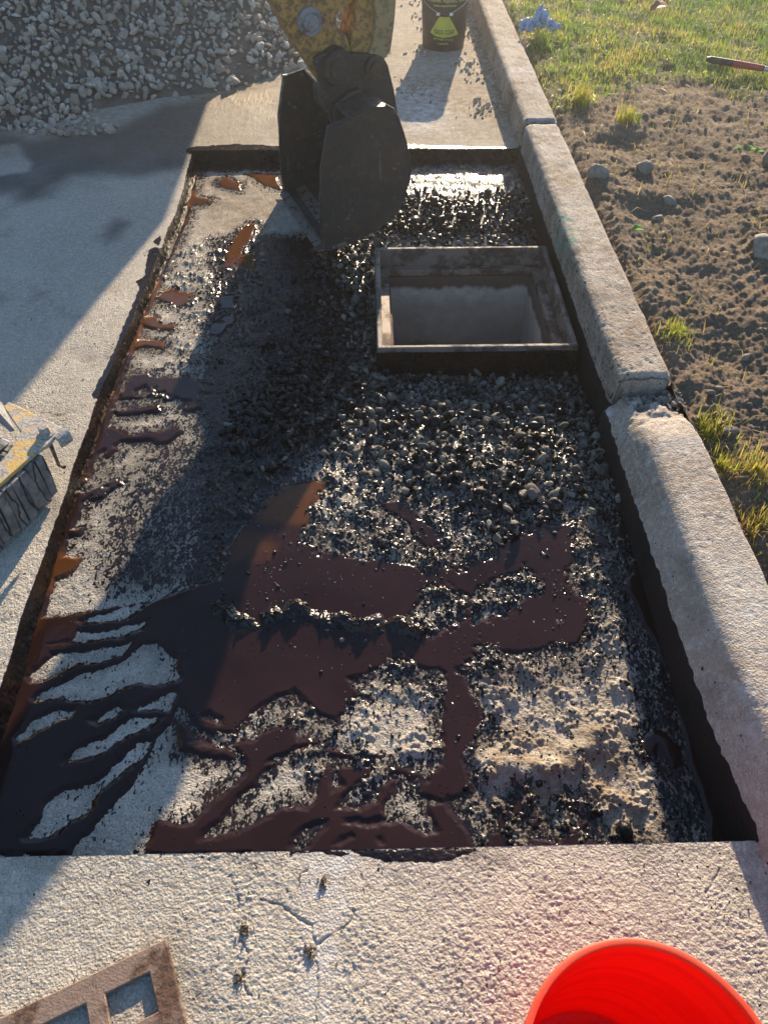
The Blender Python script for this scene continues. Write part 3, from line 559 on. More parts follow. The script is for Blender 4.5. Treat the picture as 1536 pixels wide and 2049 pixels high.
# ------------------------------------------------------------------ kerb stones
def kerb(name, prof, y0, y1, H, label, k=1.1, tarz=-.004, end0=True, extra=None, wob=0.0, seed=0):
    prof = np.array(prof, float); d = np.concatenate([[0], np.cumsum(np.hypot(*np.diff(prof, axis=0).T))]); L = d[-1]; ns = int(L / .0032)
    for _ in range(2):
        q = np.linspace(0, L, ns); px_ = np.interp(q, d, prof[:, 0]); pz = np.interp(q, d, prof[:, 1])
    kk = np.ones(7) / 7; ext = lambda a: np.convolve(np.concatenate([np.full(3, a[0]), a, np.full(3, a[-1])]), kk, 'valid')
    px_, pz = ext(px_), ext(pz)
    tx, tz = np.gradient(px_), np.gradient(pz); ln = np.hypot(tx, tz) + 1e-9; nx_, nz_ = -tz / ln, tx / ln
    ysr = rows(y0, y1, H, k) if y1 < 12 else np.concatenate([rows(y0, 7.2, H, k), np.linspace(7.4, y1, 20)])
    S, Yg = np.meshgrid(q, ysr); n = fbm(S + seed, Yg, 16, 4) * .0036 + fbm(S + seed, Yg, 75, 3) * .0024
    f1, _ = worley(S + seed + .01 * perlin(S * 50, Yg * 50), Yg, 38); n = n - .004 * np.clip(1 - f1 * 2.6, 0, 1) * sstep(-.1, .4, perlin(S * 14 + seed, Yg * 14))
    topw = sstep(.6, .9, nz_)[None, :]; n = n * (.40 + .6 * topw) * (.55 if seed > 5 else 1.)
    edge = np.exp(-((nx_ + nz_ * -1) ** 2) * 3)[None, :] * (np.abs(nx_) > .3); n = n - edge * .006 * np.clip(fbm(S * 0 + seed, Yg, 9, 4) + .25, 0, 1) * 2
    e = np.clip((Yg - y0) / .018, 0, 1); rnd = (1 - np.sqrt(1 - (1 - e) ** 2)) * .016; e2 = np.clip((y1 - Yg) / .025, 0, 1); rnd = rnd + (1 - np.sqrt(1 - (1 - e2) ** 2)) * .02
    X_ = px_[None, :] + nx_[None, :] * (n - rnd * .6) + wob * perlin(Yg * 1.3, Yg * 0 + seed); Z_ = pz[None, :] + nz_[None, :] * (n - rnd)
    Yo = Yg + np.where(Yg < y0 + .001, 1, 0) * .006 * fbm(X_, Z_, 30, 3)
    if extra: X_, Z_ = extra(X_, Yg, Z_, topw + 0 * Yg)
    co = np.stack([X_, Yo, Z_], -1).reshape(-1, 3); fcs = [gridfaces(*X_.shape)]
    # end faces
    nr, ncl = X_.shape; co0 = co.copy().reshape(nr, ncl, 3); off = len(co)
    for r_, sg in ((0, 1), (nr - 1, -1)):
        ring = co0[r_]; cz = np.array([ring[:, 0].mean(), ring[0, 1] + sg * .002, -.05]); m_ = 26
        lay = []
        for i in range(1, m_ + 1):
            t = i / m_; w_ = ring * (1 - t) + cz * t; dsp = .006 * fbm(w_[:, 0] + r_, w_[:, 2], 28, 4) - .004 * t; w_[:, 1] += dsp * sg * -1; lay.append(w_)
        co = np.concatenate([co] + lay); ids = np.concatenate([(np.arange(ncl) + r_ * ncl)[None], off + np.arange(m_ * ncl).reshape(m_, ncl)]); off += m_ * ncl
        A = ids[:-1, :-1].ravel(); B = ids[:-1, 1:].ravel(); C = ids[1:, 1:].ravel(); D = ids[1:, :-1].ravel(); fcs.append(np.stack([A, B, C, D], 1) if sg > 0 else np.stack([D, C, B, A], 1))
    fcs = np.concatenate(fcs); x, y, z = co.T
    face = sstep(.02, -.0, z - (tarz + .014 * fbm(y, z * 0 + seed, 5, 4) + .006 * fbm(y, z, 30, 2))) * (x < prof[0, 0] + .05)
    inpit = (y > YF - .005) & (y < YB + .02)
    tr_ = np.where(inpit, face, sstep(.0, -.05, z) * .3)
    at = dict(tar=tr_, dens=.20 + .17 * (seed < 5) + .10 * (x < prof[0, 0] + .035) + .03 * perlin(y * 3, x * 9), stain=np.zeros(len(co)), dirt=.60 * sstep(-.05, .4, fbm(x, y, 6, 4, .6, off=seed)) * (1. if seed < 5 else .45) + .2 * (seed < 5), chalk=.5 * sstep(.2, .5, fbm(y, z, 6, 3)),
              tint=1.2 * np.exp(-(((x - .755) / .022) ** 2 + ((y - 2.68) / .16) ** 2)) if 'middle' in label else np.zeros(len(co)))
    o = mesh_np(name, co, fcs, M_kerb, True, at); return tag(o, label, 'kerb', 'kerb stones along the lawn')
YA = P(1090, 240, .13)[1]; YBn = P(1300, 747, .13)[1]
pA = [(KX, -.2), (KX, 0), (KX + .006, .105), (KX + .012, .122), (KX + .028, .130), (.885, .131), (.898, .128), (.905, .115), (.908, -.2)]
kerb('kerb_stone', pA, YA + .004, 40, 1.4, 'far pale kerb stone running from the joint beyond the trench past the black pail', seed=1.0)
kerb('kerb_stone', [(x, z - (.006 if z > .05 else 0)) for x, z in pA], YBn, YA - .018, 1.4, 'middle rough kerb stone beside the catch basin with a broken near end and green stain', seed=2.5)
def ruin(X_, Yg, Z_, topw):
    d = sstep(.30, 0, YBn - Yg); Z_ = Z_ - d * (.075 + .035 * fbm(X_, Yg, 22, 4)) * sstep(-.02, .12, Z_); return X_ + .02 * sstep(.85, .42, Yg), Z_
pC = [(.714, -.2), (.712, -.01), (.728, .045), (.747, .100), (.758, .119), (.776, .129), (.888, .134), (.901, .131), (.908, .11), (.910, -.2)]
kerb('kerb_stone', pC, -3.0, YBn - .006, 1.43, 'near smoother whitish kerb stone, lower than the others, running past the red bucket', seed=6.0, extra=ruin, wob=.006)

# ------------------------------------------------------------------ soil and lawn
def soil_z(x, y):
    z = .092 + .02 * fbm(x, y, 1.6, 4, off=3) + .028 * fbm(x, y, 5.5, 5, .55, off=9); f1, _ = worley(x + .01 * perlin(x * 30, y * 30), y, 17, 2.2); f2, _ = worley(x, y, 45, 8.1); f3, r3 = worley(x, y, 95, 4.4); f4, _ = worley(x + .01 * perlin(x * 40, y * 40 + 5), y, 26, 6.6)
    t = sstep(-.1, .35, fbm(x, y, 3.5, 3, off=21)); z = z + .013 * np.clip(1 - f1 * 1.3, 0, 1) * t + .009 * np.clip(1 - f4 * 1.2, 0, 1) * sstep(-.3, .3, fbm(x, y, 6, 2, off=40)) + .006 * fbm(x, y, 35, 3, .6) + .008 * np.clip(1 - f2 * 1.2, 0, 1) + .004 * np.clip(1 - f3 * 1.2, 0, 1)
    for cx, cy, r, h in ((P(1250, 275, .1)[0], P(1250, 275, .1)[1], .13, -.05), (P(1300, 415, .1)[0], P(1300, 415, .1)[1], .08, -.045), (P(1330, 520, .1)[0], P(1330, 520, .1)[1], .13, -.03), (P(1420, 700, .1)[0], P(1420, 700, .1)[1], .08, -.03)):
        z = z + h * np.exp(-((x - cx) ** 2 + ((y - cy) * 1.1) ** 2) / r ** 2)
    # tyre marks pressed in the earth
    tr_ = np.exp(-((x - 1.42 - .1 * (y - 2)) / .16) ** 2) * sstep(1.2, 1.5, y) * sstep(2.9, 2.4, y); z = z + tr_ * .006 * np.sin((y * 1.0 + np.abs(x - 1.45) * .8) * 2 * np.pi / .055)
    gap = x - .910 - np.where(y < YBn, .03, 0); z = z - .028 * np.exp(-(gap / .03) ** 2)
    return z
gedge = [P(x, y, .1)[:2] for x, y in ((1085, 150), (1110, 215), (1200, 190), (1300, 150), (1420, 165), (1536, 195), (1700, 200))]
gp = np.array(gedge + [(30, gedge[-1][1]), (30, 60), (.90, 60)]); 
SX, SY = [], []
ysn = rows(.0, 7.2, 1.4, 1.3); s = np.linspace(0, 1, 640)
X1 = .907 + (np.clip(.45 + .72 * ysn, .9, 9))[:, None] * s[None, :]; Y1 = np.repeat(ysn[:, None], 640, 1)
yb_ = np.linspace(-30, 0, 24); X2 = .907 + 40 * np.linspace(0, 1, 40)[None, :] ** 2 + 0 * yb_[:, None]; Y2 = np.repeat(yb_[:, None], 40, 1)
yc_ = np.linspace(7.2, 90, 60); X3 = .907 + 60 * np.linspace(0, 1, 60)[None, :] ** 2 + 0 * yc_[:, None]; Y3 = np.repeat(yc_[:, None], 60, 1)
ysd = ysn[::12]; w0 = np.clip(.45 + .72 * ysd, .9, 9); X4 = .907 + w0[:, None] + (60 - w0)[:, None] * np.linspace(0, 1, 40)[None, :] ** 2; Y4 = np.repeat(ysd[:, None], 40, 1)
CO, FA, TU, base = [], [], [], 0
for X_, Y_ in ((X1, Y1), (X2, Y2), (X3, Y3), (X4, Y4)):
    CO.append(np.stack([X_, Y_, soil_z(X_, Y_)], -1).reshape(-1, 3)); FA.append(gridfaces(*X_.shape, base)); base += X_.size
    TU.append(sstep(-.15, .1, sdf(gp, X_, Y_)).ravel())
o = mesh_np('soil', np.concatenate(CO), np.concatenate(FA), M_soil, True, dict(turf=np.concatenate(TU))); tag(o, 'dug brown earth behind the kerb', kind='structure')

def blades(name, pos, ln, wd, hue, mat=M_grass, lean=.6, parent=None):
    n = len(pos); az = rng.uniform(0, 2 * np.pi, n); lz = np.abs(rng.normal(0, lean, n)); d = np.stack([np.cos(az), np.sin(az)], 1)
    sd_ = np.stack([-d[:, 1], d[:, 0]], 1); vs_ = []
    for t, wf in ((0, 1), (.55, .8), (1, .05)):
        hgt = np.cos(lz * t * .9) * ln * t; out = np.sin(lz * t * .9 + .12) * ln * t
        c = np.stack([pos[:, 0] + d[:, 0] * out, pos[:, 1] + d[:, 1] * out, pos[:, 2] + hgt], 1)
        e = np.concatenate([sd_ * (wd * wf * .5)[:, None], np.zeros((n, 1))], 1); vs_ += [c - e, c + e]
    co = np.stack(vs_, 1).reshape(-1, 3); b = (np.arange(n) * 6)[:, None]
    f = np.concatenate([b + np.array([[0, 1, 3, 2]]), b + np.array([[2, 3, 5, 4]])]); return mesh_np(name, co, f, mat, True, dict(rnd=np.repeat(hue, 6)), parent=parent)
n = 150000; x = rng.uniform(.925, 6.3, n); y = rng.uniform(3.2, 8.2, n); s_ = sdf(gp, x, y); cl = fbm(x, y, 4, 3)
keep = (s_ + .12 * cl > rng.uniform(-.10, .12, n)) & (cl + rng.uniform(-.2, .5, n) > -.1) & (x < .93 + .78 * y); x, y = x[keep], y[keep]
hue = np.clip(.42 + .7 * fbm(x, y, 3, 3, off=6) - .10 * (x - 2.2) - .06 * (y - 4.5) + rng.normal(0, .16, len(x)), 0, 1)
g_ = blades('lawn', np.stack([x, y, soil_z(x, y) - .005], 1), rng.uniform(.018, .052, len(x)), rng.uniform(.003, .0055, len(x)), hue, lean=.75)
tag(g_, 'green and straw yellow grass beyond the dug earth', kind='stuff')
n = 16000; x = rng.uniform(.945, 4.8, n); y = rng.uniform(.3, 4.6, n); cl = fbm(x, y, 5, 3, off=13); k = (cl > .12 + rng.uniform(0, .25, n)) | ((rng.random(n) < .5) & (x < 1.05 + .05 * cl) & (y < 1.7)); x, y = x[k], y[k]
g_ = blades('sparse_grass', np.stack([x, y, soil_z(x, y) - .002], 1), rng.uniform(.02, .055, len(x)), rng.uniform(.0015, .0035, len(x)), np.clip(rng.normal(.85, .18, len(x)), 0, 1), lean=1.3)
tag(g_, 'dry blades and roots scattered over the dug earth', kind='stuff')
n = 2600; x = rng.uniform(.95, 4.6, n); y = rng.uniform(.4, 4.8, n); k = (fbm(x, y, 3, 3, off=33) > rng.uniform(-.3, .3, n)) & (x < .95 + .8 * y); x, y = x[k], y[k]
g_ = blades('straw', np.stack([x, y, soil_z(x, y) + .004], 1), rng.uniform(.02, .075, len(x)), rng.uniform(.0018, .0038, len(x)), np.clip(rng.normal(.97, .05, len(x)), 0, 1), lean=1.7)
tag(g_, 'dead straw and roots strewn over the dug earth', kind='stuff')
tufts = [(1350, 665, .10, 170, .045, .62, 'green grass tuft against the middle kerb stone above its broken end'), (1425, 850, .11, 200, .045, .72, 'yellow green tuft overhanging the top of the near kerb stone'), (1448, 925, .10, 150, .045, .75, 'small tuft between the near kerb stone and the gravelly earth'),
         (1515, 1040, .12, 200, .045, .88, 'dry straw coloured tuft at the right border over the near kerb'), (1255, 238, .10, 170, .07, .66, 'yellow tuft on the rim of the shaded hole in the earth'), (1085, 95, .12, 260, .10, .30, 'dark green tuft right behind the blue gloves'), (1160, 205, .12, 220, .09, .7, 'yellow tuft by the kerb joint at the edge of the lawn'), (1510, 950, .12, 220, .05, .85, 'flat straw patch beside the right border of the picture')]
for px_, py_, r_, nb, ln, hu, lb in tufts:
    c = P(px_, py_, .1); r1 = np.minimum(np.abs(rng.normal(0, r_ * .42, nb)), r_ * rng.uniform(.3, .8, nb)); t = rng.uniform(0, 6.28, nb); x = np.maximum(c[0] + r1 * np.cos(t), .92 if c[1] > YBn else .945); y = c[1] + r1 * np.sin(t)
    pos = np.stack([x - c[0], y - c[1], soil_z(x, y) - .004 - .09], 1); o = blades('grass_tuft', pos, rng.uniform(ln * .5, ln * 1.3, nb), rng.uniform(.002, .004, nb), np.clip(rng.normal(hu, .15, nb), 0, 1), lean=.8)
    o.location = (c[0], c[1], .09); tag(o, lb, 'grass tuft', 'grass tufts on the dug earth')

# ------------------------------------------------------------------ stones
def stone_variants(k, planes, dist, seed, sub=2):
    r = np.random.default_rng(seed); bm = bmesh.new(); bmesh.ops.create_icosphere(bm, subdivisions=sub, radius=1); bm.verts.index_update()
    V = np.array([v.co[:] for v in bm.verts]); Fc = np.array([[v.index for v in f.verts] for f in bm.faces]); bm.free(); out = []
    for i in range(k):
        v = V.copy()
        for _ in range(planes):
            nn = r.normal(size=3); nn /= np.linalg.norm(nn); d = r.uniform(*dist); q = v @ nn; m = q > d; v[m] -= np.outer(q[m] - d, nn)
        v *= 1 + .04 * r.normal(size=(len(v), 1)); out.append(v)
    return out, Fc
V_round = stone_variants(10, 7, (.62, .95), 1); V_ang = stone_variants(14, 11, (.38, .8), 2); V_ang1 = stone_variants(24, 7, (.42, .8), 12, 1); V_mix = (stone_variants(9, 9, (.5, .9), 21)[0] + V_round[0][:2] + stone_variants(10, 12, (.36, .8), 22)[0], V_round[1])
def rotm(n, r):
    q = r.normal(size=(n, 4)); q /= np.linalg.norm(q, axis=1)[:, None]; a, b, c, d = q.T
    return np.stack([np.stack([1 - 2 * (c * c + d * d), 2 * (b * c - a * d), 2 * (b * d + a * c)], -1), np.stack([2 * (b * c + a * d), 1 - 2 * (b * b + d * d), 2 * (c * d - a * b)], -1), np.stack([2 * (b * d - a * c), 2 * (c * d + a * b), 1 - 2 * (b * b + c * c)], -1)], 1)
def stones(name, pos, size, var, mat, wet, smooth, aniso=((.8, 1.3), (.6, 1.0), (.4, .75)), flat=.0):
    vs_, Fc = var; n = len(pos); sel = rng.integers(0, len(vs_), n); Vv = np.stack(vs_)[sel]; a = np.stack([rng.uniform(*q, n) for q in aniso], 1)
    Vv = Vv * a[:, None, :]; Rm = rotm(n, rng); Vv = np.einsum('nij,nkj->nki', Rm, Vv)
    if flat: Vv[:, :, 2] *= (1 - flat)
    co = Vv * size[:, None, None] + pos[:, None, :]; nv = Vv.shape[1]; f = (np.arange(n) * nv)[:, None, None] + Fc[None]
    return mesh_np(name, co.reshape(-1, 3), f.reshape(-1, 3), mat, smooth, dict(rnd=np.repeat(rng.random(n), nv), wet=np.repeat(wet, nv)))
def scatter(n, x0, x1, y0, y1, ok, dmin):
    x = rng.uniform(x0, x1, n); y = rng.uniform(y0, y1, n); k = ok(x, y); x, y = x[k], y[k]; cell = {}; keep = []
    for i in range(len(x)):
        c = (int(x[i] / dmin), int(y[i] / dmin)); good = True
        for a in (-1, 0, 1):
            for b in (-1, 0, 1):
                for j in cell.get((c[0] + a, c[1] + b), ()):
                    if (x[i] - x[j]) ** 2 + (y[i] - y[j]) ** 2 < dmin * dmin: good = False; break
        if good: cell.setdefault(c, []).append(i); keep.append(i)
    return x[keep], y[keep]
outf = lambda x, y: ~((x > FX0 - .012) & (x < FX1 + .012) & (y > FY0 - .012) & (y < FY1 + .012))
okg = lambda x, y: (rg.at(x, y) + .05 * perlin(x * 9, y * 9) > rng.uniform(-.05, .03, x.shape)) & outf(x, y) & (x < KX - .01)
xs, ys_ = [], []
for dm, lay in ((.022, 0), (.029, 1)):
    x, y = scatter(24000, -.7, .78, 1.1, 3.6, okg, dm); xs.append(x); ys_.append(y + 0 * lay)
lay = np.concatenate([np.zeros(len(xs[0])), np.ones(len(xs[1]))]); x = np.concatenate(xs); y = np.concatenate(ys_); inn = rg.at(x, y)
k = (lay == 0) | (inn > .03); x, y, lay, inn = x[k], y[k], lay[k], inn[k]
rw = Ras(-1.0, .95, .3, 3.9, .012, .46)
soft(rw, [(700,800),(900,840),(1160,800),(1200,930),(1060,1000),(960,1060),(820,1000),(760,900),(690,900)], .60, .08); soft(rw, [(430,480),(690,500),(660,620),(720,780),(650,900),(430,960)], 1.05, .12)  # second patch: tacky stones, blackened further to deepen the shadow band
soft(rw, [(790,400),(1060,400),(1070,480),(800,470)], .9, .05); soft(rw, [(860,960),(1060,960),(1090,1080),(900,1080)], .75, .05)
size = (.0075 + .0145 * rng.random(len(x)) ** 1.5) * (1 + .5 * (rng.random(len(x)) < .12)); z = floor_z(x, y) + size * .35 + lay * .018 * sstep(.02, .12, inn)
o = stones('gravel_bed', np.stack([x, y, z], 1), size, V_mix, M_gravel, np.clip(rw.at(x, y) + rng.normal(0, .24, len(x)), 0, 1), True); tag(o, 'rounded gravel packed round the catch basin, partly blackened with tack', kind='stuff')
# coated lumps and crumbs standing out of the tack
okc = lambda x, y: ((rl.at(x, y) * rd.at(x, y) + .9 * (dline(ridge, x, y) < .022)) * (1 - .45 * (rp.at(x, y) > .004) * (perlin(x * 7, y * 7) < .15)) > rng.uniform(.05, .75, x.shape)) & outf(x, y) & (rg.at(x, y) < .03) & (x > XL(y) + .03) & (x < KX - .02)
x, y = scatter(19000, -.9, .75, .48, 3.6, okc, .009); size = rng.uniform(.0022, .0058, len(x)) * (1 + .9 * (rng.random(len(x)) < .06))
o = stones('tack_coated_crumbs', np.stack([x, y, floor_z(x, y) + size * .3], 1), size, stone_variants(8, 6, (.6, .95), 5, 1), M_gravel, np.clip(rng.normal(.78, .16, len(x)), 0, 1), True); tag(o, 'small asphalt crumbs stuck in the tack', kind='stuff')

# gravel pile in the shade of the truck
pe = np.array([P(x, y)[:2] for x, y in ((-140, 262), (0, 262), (90, 250), (200, 222), (330, 200), (430, 190), (500, 172), (560, 150), (600, 140), (640, 120))])
pe = pe[np.argsort(pe[:, 0])]
def pile_z(x, y):
    ye = np.interp(x, pe[:, 0], pe[:, 1]); d = y - ye; r = sstep(-.05, -.75, x - .05) * 1.0
    h = np.clip(d, 0, 1.3) * .34 * (.25 + .75 * r); h = h * sstep(.35, -.25, x) + .016 * fbm(x, y, 4, 3) * sstep(0, .2, d) + .01 * fbm(x, y, 22, 3) * sstep(0, .1, d)
    h = h * sstep(7.9, 7.0, y) * sstep(-4.6, -3.8, x)
    return h * sstep(-.02, .08, d) - .012 + .010 * sstep(-.03, .03, d)
Xp, Yp = np.meshgrid(np.linspace(-4.8, .15, 400), np.linspace(3.9, 8.0, 330)); o = mesh_np('dirt_mound', np.stack([Xp, Yp, pile_z(Xp, Yp)], -1).reshape(-1, 3), gridfaces(*Xp.shape), M_piledirt); tag(o, kind='structure')
okp = lambda x, y: (y - np.interp(x, pe[:, 0], pe[:, 1]) + .10 * perlin(x * 5, y * 5) > rng.uniform(.0, .22, x.shape)) & (rng.random(x.shape) < .75 + .9 * fbm(x, y, 3.5, 3)) & (x < .2 - .1 * (y - 4.5))
x, y = scatter(60000, -3.6, .1, 4.0, 7.2, okp, .031); size = .014 + .028 * rng.random(len(x)) ** 1.6 * (1 + .5 * (rng.random(len(x)) < .06))
x2, y2 = scatter(4000, -3.0, -1.2, 3.9, 4.5, lambda x, y: (sdf(PX([(-60,222),(60,222),(160,228),(235,255),(225,268),(100,276),(70,268),(-60,262)]), x, y) > 0), .035); s2 = rng.uniform(.018, .032, len(x2))
x = np.concatenate([x, x2]); y = np.concatenate([y, y2]); size = np.concatenate([size, s2]); z = np.maximum(pile_z(x, y), 0) + size * .35
o = stones('gravel_pile', np.stack([x, y, z], 1), size, V_ang1, M_crush, np.zeros(len(x)), False); tag(o, 'heap of crushed pale stone in the shade behind the trench', kind='stuff')
# loose chips on the far pavement by the pail, and crumbs everywhere
okl = lambda x, y: (fbm(x, y, 3, 2, off=3) + sstep(.25, 0, np.abs(x - KX)) * .5 - .6 * sstep(4.35, 3.9, y) > rng.uniform(.0, .6, x.shape)) & (np.hypot(x - .51, y - 5.3) > .16)
x, y = scatter(2800, .08, .73, 4.1, 6.8, okl, .02); size = rng.uniform(.005, .017, len(x)); o = stones('loose_chips', np.stack([x, y, size * .3], 1), size, V_ang, M_crush, np.zeros(len(x)), False); tag(o, 'loose stone chips on the pavement between excavator bucket and pail', kind='stuff')
n = 1600; x = rng.uniform(-1.3, .73, n); y = rng.uniform(.05, 3.6, n); k = ((y < YF - .01) | (x < XL(y) - .02)) & (x > vl(y)); x, y = x[k], y[k]; size = rng.uniform(.0012, .003, len(x))
o = stones('grit', np.stack([x, y, pave_z(x.copy(), y.copy()) + size * .5], 1), size, stone_variants(6, 8, (.5, .9), 8, 1), M_crush, np.where(rng.random(len(x)) < .55, 1., 0.), False); tag(o, 'grit and tack specks scattered on the near pavement', kind='stuff')
x = rng.uniform(.94, 3.6, 700); y = rng.uniform(.3, 4.4, 700); size = rng.uniform(.003, .011, 700) * (1 + .6 * (x < 1.6) * (y < 1.9)); o = stones('pebbles', np.stack([x, y, soil_z(x, y) + size * .2], 1), size, V_round, M_rock2, np.zeros(700), True); tag(o, 'pebbles in the dug earth', kind='stuff')
for px_, py_, s_, lb in ((1535, 500, .075, 'large pale rounded rock on the earth at the right border, lower of two'), (1552, 318, .07, 'pale rock cut by the right border beside small green leaves'), (1287, 338, .033, 'pointed grey stone standing in the earth'), (1195, 352, .04, 'dark flat stone half buried beside the kerb'),
                         (1340, 398, .026, 'flat light stone lying on the earth edge'), (1318, 432, .03, 'round dark stone below the small pit in the earth'), (1494, 310, .020, 'small round stone under the bright green leaves'), (1255, 70 + 100, .02, 'little dark stone at the lawn edge'), (1462, 862, .025, 'grey stone beside the near grass tuft'), (915, 1478, .0085, 'single black coated pebble lying in the brown tack channel'), (1245, 1665, .019, 'tack smeared lump of concrete near the front trench edge'), (545, 937, .020, 'dark wet cobble in the bucket shadow')):
    if py_ > 920: c = PF(px_, py_); zz_ = floor_z(np.array([c[0]]), np.array([c[1]]))[0]
    else: c = P(px_, py_, .11); zz_ = soil_z(np.array([c[0]]), np.array([c[1]]))[0]
    o = stones('rock', np.array([[0, 0, s_ * (.12 if py_ < 920 else .35)]]), np.array([s_]), stone_variants(1, 8, (.6, .95), int(px_), 3), M_rock if py_ <= 920 else M_gravel, np.array([0. if py_ <= 920 else .8]), True, aniso=((.9, 1.3), (.8, 1.1), (.6, .9)))
    o.location = (c[0], c[1], zz_); tag(o, lb, 'rock', 'rocks lying about')
for px_, py_, r_, lb in ((488, 1862, .012, 'brown crumbly moss clump in the upper part of the left crack'), (646, 1768, .008, 'brown dirt crumb near the trench edge'), (622, 1905, .009, 'brown dirt crumb where the cracks meet'), (478, 1960, .008, 'brown dirt crumb at the lower end of the left crack')):
    c = P(px_, py_, 0); nb = 40; pos = rng.normal(0, r_ * .55, (nb, 3)) * np.array([.8, 1.2, .35]); pos[:, 2] = np.abs(pos[:, 2]) + .002
    o = stones('dirt_clump', pos, rng.uniform(.0015, .0042, nb), V_ang, M_soil, np.zeros(nb), False); o.location = (c[0], c[1], 0); tag(o, lb, 'dirt', 'dirt clumps on the near pavement')

nb = 130; x = rng.uniform(.765, .93, nb); y = YBn - .015 - np.abs(rng.normal(0, .055, nb)); size = rng.uniform(.004, .015, nb)
o = stones('rubble', np.stack([x, y, .050 + .14 * (YBn - y) + size * .3 + .012 * (x - .765) / .16], 1), size, V_ang, M_rock2, np.zeros(nb), False); tag(o, 'stone rubble and dirt under the broken end of the middle kerb stone', kind='stuff')
# ------------------------------------------------------------------ catch basin
cb = empty('catch_basin', (FX0, FY0, -.13), 0, 'open square rusty iron catch basin frame over a concrete pit beside the kerb', 'catch basin')
W_, D_ = FX1 - FX0, FY1 - FY0
def framez(bm, x0, x1, y0, y1, t, z0, z1):        # a square ring as one solid, wall thickness t
    V = []
    for z in (z0, z1):
        for (a, b) in ((x0, y0), (x1, y0), (x1, y1), (x0, y1)): V.append(bm.verts.new((a, b, z)))
        for (a, b) in ((x0 + t, y0 + t), (x1 - t, y0 + t), (x1 - t, y1 - t), (x0 + t, y1 - t)): V.append(bm.verts.new((a, b, z)))
    for i in range(4):
        j = (i + 1) % 4
        bm.faces.new((V[i], V[j], V[8 + j], V[8 + i])); bm.faces.new((V[4 + j], V[4 + i], V[12 + i], V[12 + j]))
        bm.faces.new((V[8 + i], V[8 + j], V[12 + j], V[12 + i])); bm.faces.new((V[j], V[i], V[4 + i], V[4 + j]))
def wobble(o, amp, sub, sc_=20):
    me = o.data; bm = bmesh.new(); bm.from_mesh(me)
    bmesh.ops.subdivide_edges(bm, edges=[e for e in bm.edges if e.calc_length() > .05], cuts=sub, use_grid_fill=True)
    for v in bm.verts:
        a = fbm(np.array([v.co.x + v.co.z]), np.array([v.co.y - v.co.z]), sc_, 3)[0]; v.co += Vector((a, fbm(np.array([v.co.y]), np.array([v.co.x + 3]), sc_, 3)[0], a * .6)) * amp
    bm.to_mesh(me); bm.free()
bm = bmesh.new(); framez(bm, 0, W_, 0, D_, .019, .052, .130); rim = obj('rim', bm, M_frame, cb); wobble(rim, .002, 14); rim.modifiers.new('b', 'BEVEL').width = .004
bm = bmesh.new(); framez(bm, -.002, W_ + .002, -.002, D_ + .002, .015, -.02, .112); skirt = obj('skirt', bm, M_tar, cb); wobble(skirt, .003, 14, 14)
bm = bmesh.new(); framez(bm, .017, W_ - .017, .017, D_ - .017, .036, .030, .056); obj('seat', bm, M_iron, cb, bevel=.003)
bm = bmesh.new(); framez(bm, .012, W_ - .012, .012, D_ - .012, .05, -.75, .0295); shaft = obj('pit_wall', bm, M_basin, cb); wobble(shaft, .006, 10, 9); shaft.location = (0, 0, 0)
bm = bmesh.new(); bx(bm, .02, W_ - .02, .02, D_ - .02, -.76, -.74); obj('pit_floor', bm, M_piledirt, cb)

# ------------------------------------------------------------------ backhoe: bucket, dipper, stabiliser foot (the tractor itself stands left of the picture)
bh = empty('backhoe', (-3.3, 2.0, 0), 0, 'yellow backhoe with dark steel bucket hanging in the trench and a padded stabiliser foot', 'backhoe')
INV = Matrix.Translation((3.3, -2.0, 0))
AX = Vector((-.937, -.350, 0)); WX = Vector((-.350, .937, 0)); P0 = Vector((*P(650, 500, -.035)[:2], 0)); BW = .57
def onp(px_, py_, off):                      # point of the bucket's own vertical plane seen at a photo point
    o_ = P0 + WX * off; d = Vector(ray(px_, py_)); t = (o_ - CAM).dot(WX) / d.dot(WX); return CAM + d * t
def L(p): return INV @ Vector(p)
near = [(658,252),(700,236),(722,226),(742,214),(772,213),(786,221),(796,240),(806,270),(816,305),(820,335),(817,365),(806,397),(788,430),(765,450),(735,468),(700,486),(668,497),(648,500),(642,470),(640,400),(643,340),(650,290)]
npt = [onp(a, b, 0) for a, b in near]
bm = bmesh.new(); prism(bm, [L(p) for p in npt], WX * .016); bk = obj('bucket', bm, M_bucket, bh, bevel=.003)
bm = bmesh.new(); prism(bm, [L(p + WX * (BW - .016)) for p in npt], WX * .016); obj('side_plate', bm, M_bucket, bk, bevel=.003)
# curved back sheet and floor, from the top corner round to the lip
prof = npt[3:18]; cen = sum(npt, Vector()) / len(npt)
bm = bmesh.new(); A_, B_ = [], []
for p in prof:
    q = p + (cen - p).normalized() * .014
    A_.append([bm.verts.new(L(p + WX * .0165)), bm.verts.new(L(p + WX * (BW - .0165)))]); B_.append([bm.verts.new(L(q + WX * .0165)), bm.verts.new(L(q + WX * (BW - .0165)))])
for G in (A_, B_):
    for a, b in zip(G[:-1], G[1:]): bm.faces.new((a[0], b[0], b[1], a[1]))
for i in (0, -1): bm.faces.new((A_[i][0], A_[i][1], B_[i][1], B_[i][0]))
for k in (0, 1):
    for a, b, c, d in zip(A_[:-1], A_[1:], B_[1:], B_[:-1]): bm.faces.new((a[k], b[k], c[k], d[k]))
obj('back_sheet', bm, M_bucket, bk, smooth=True)
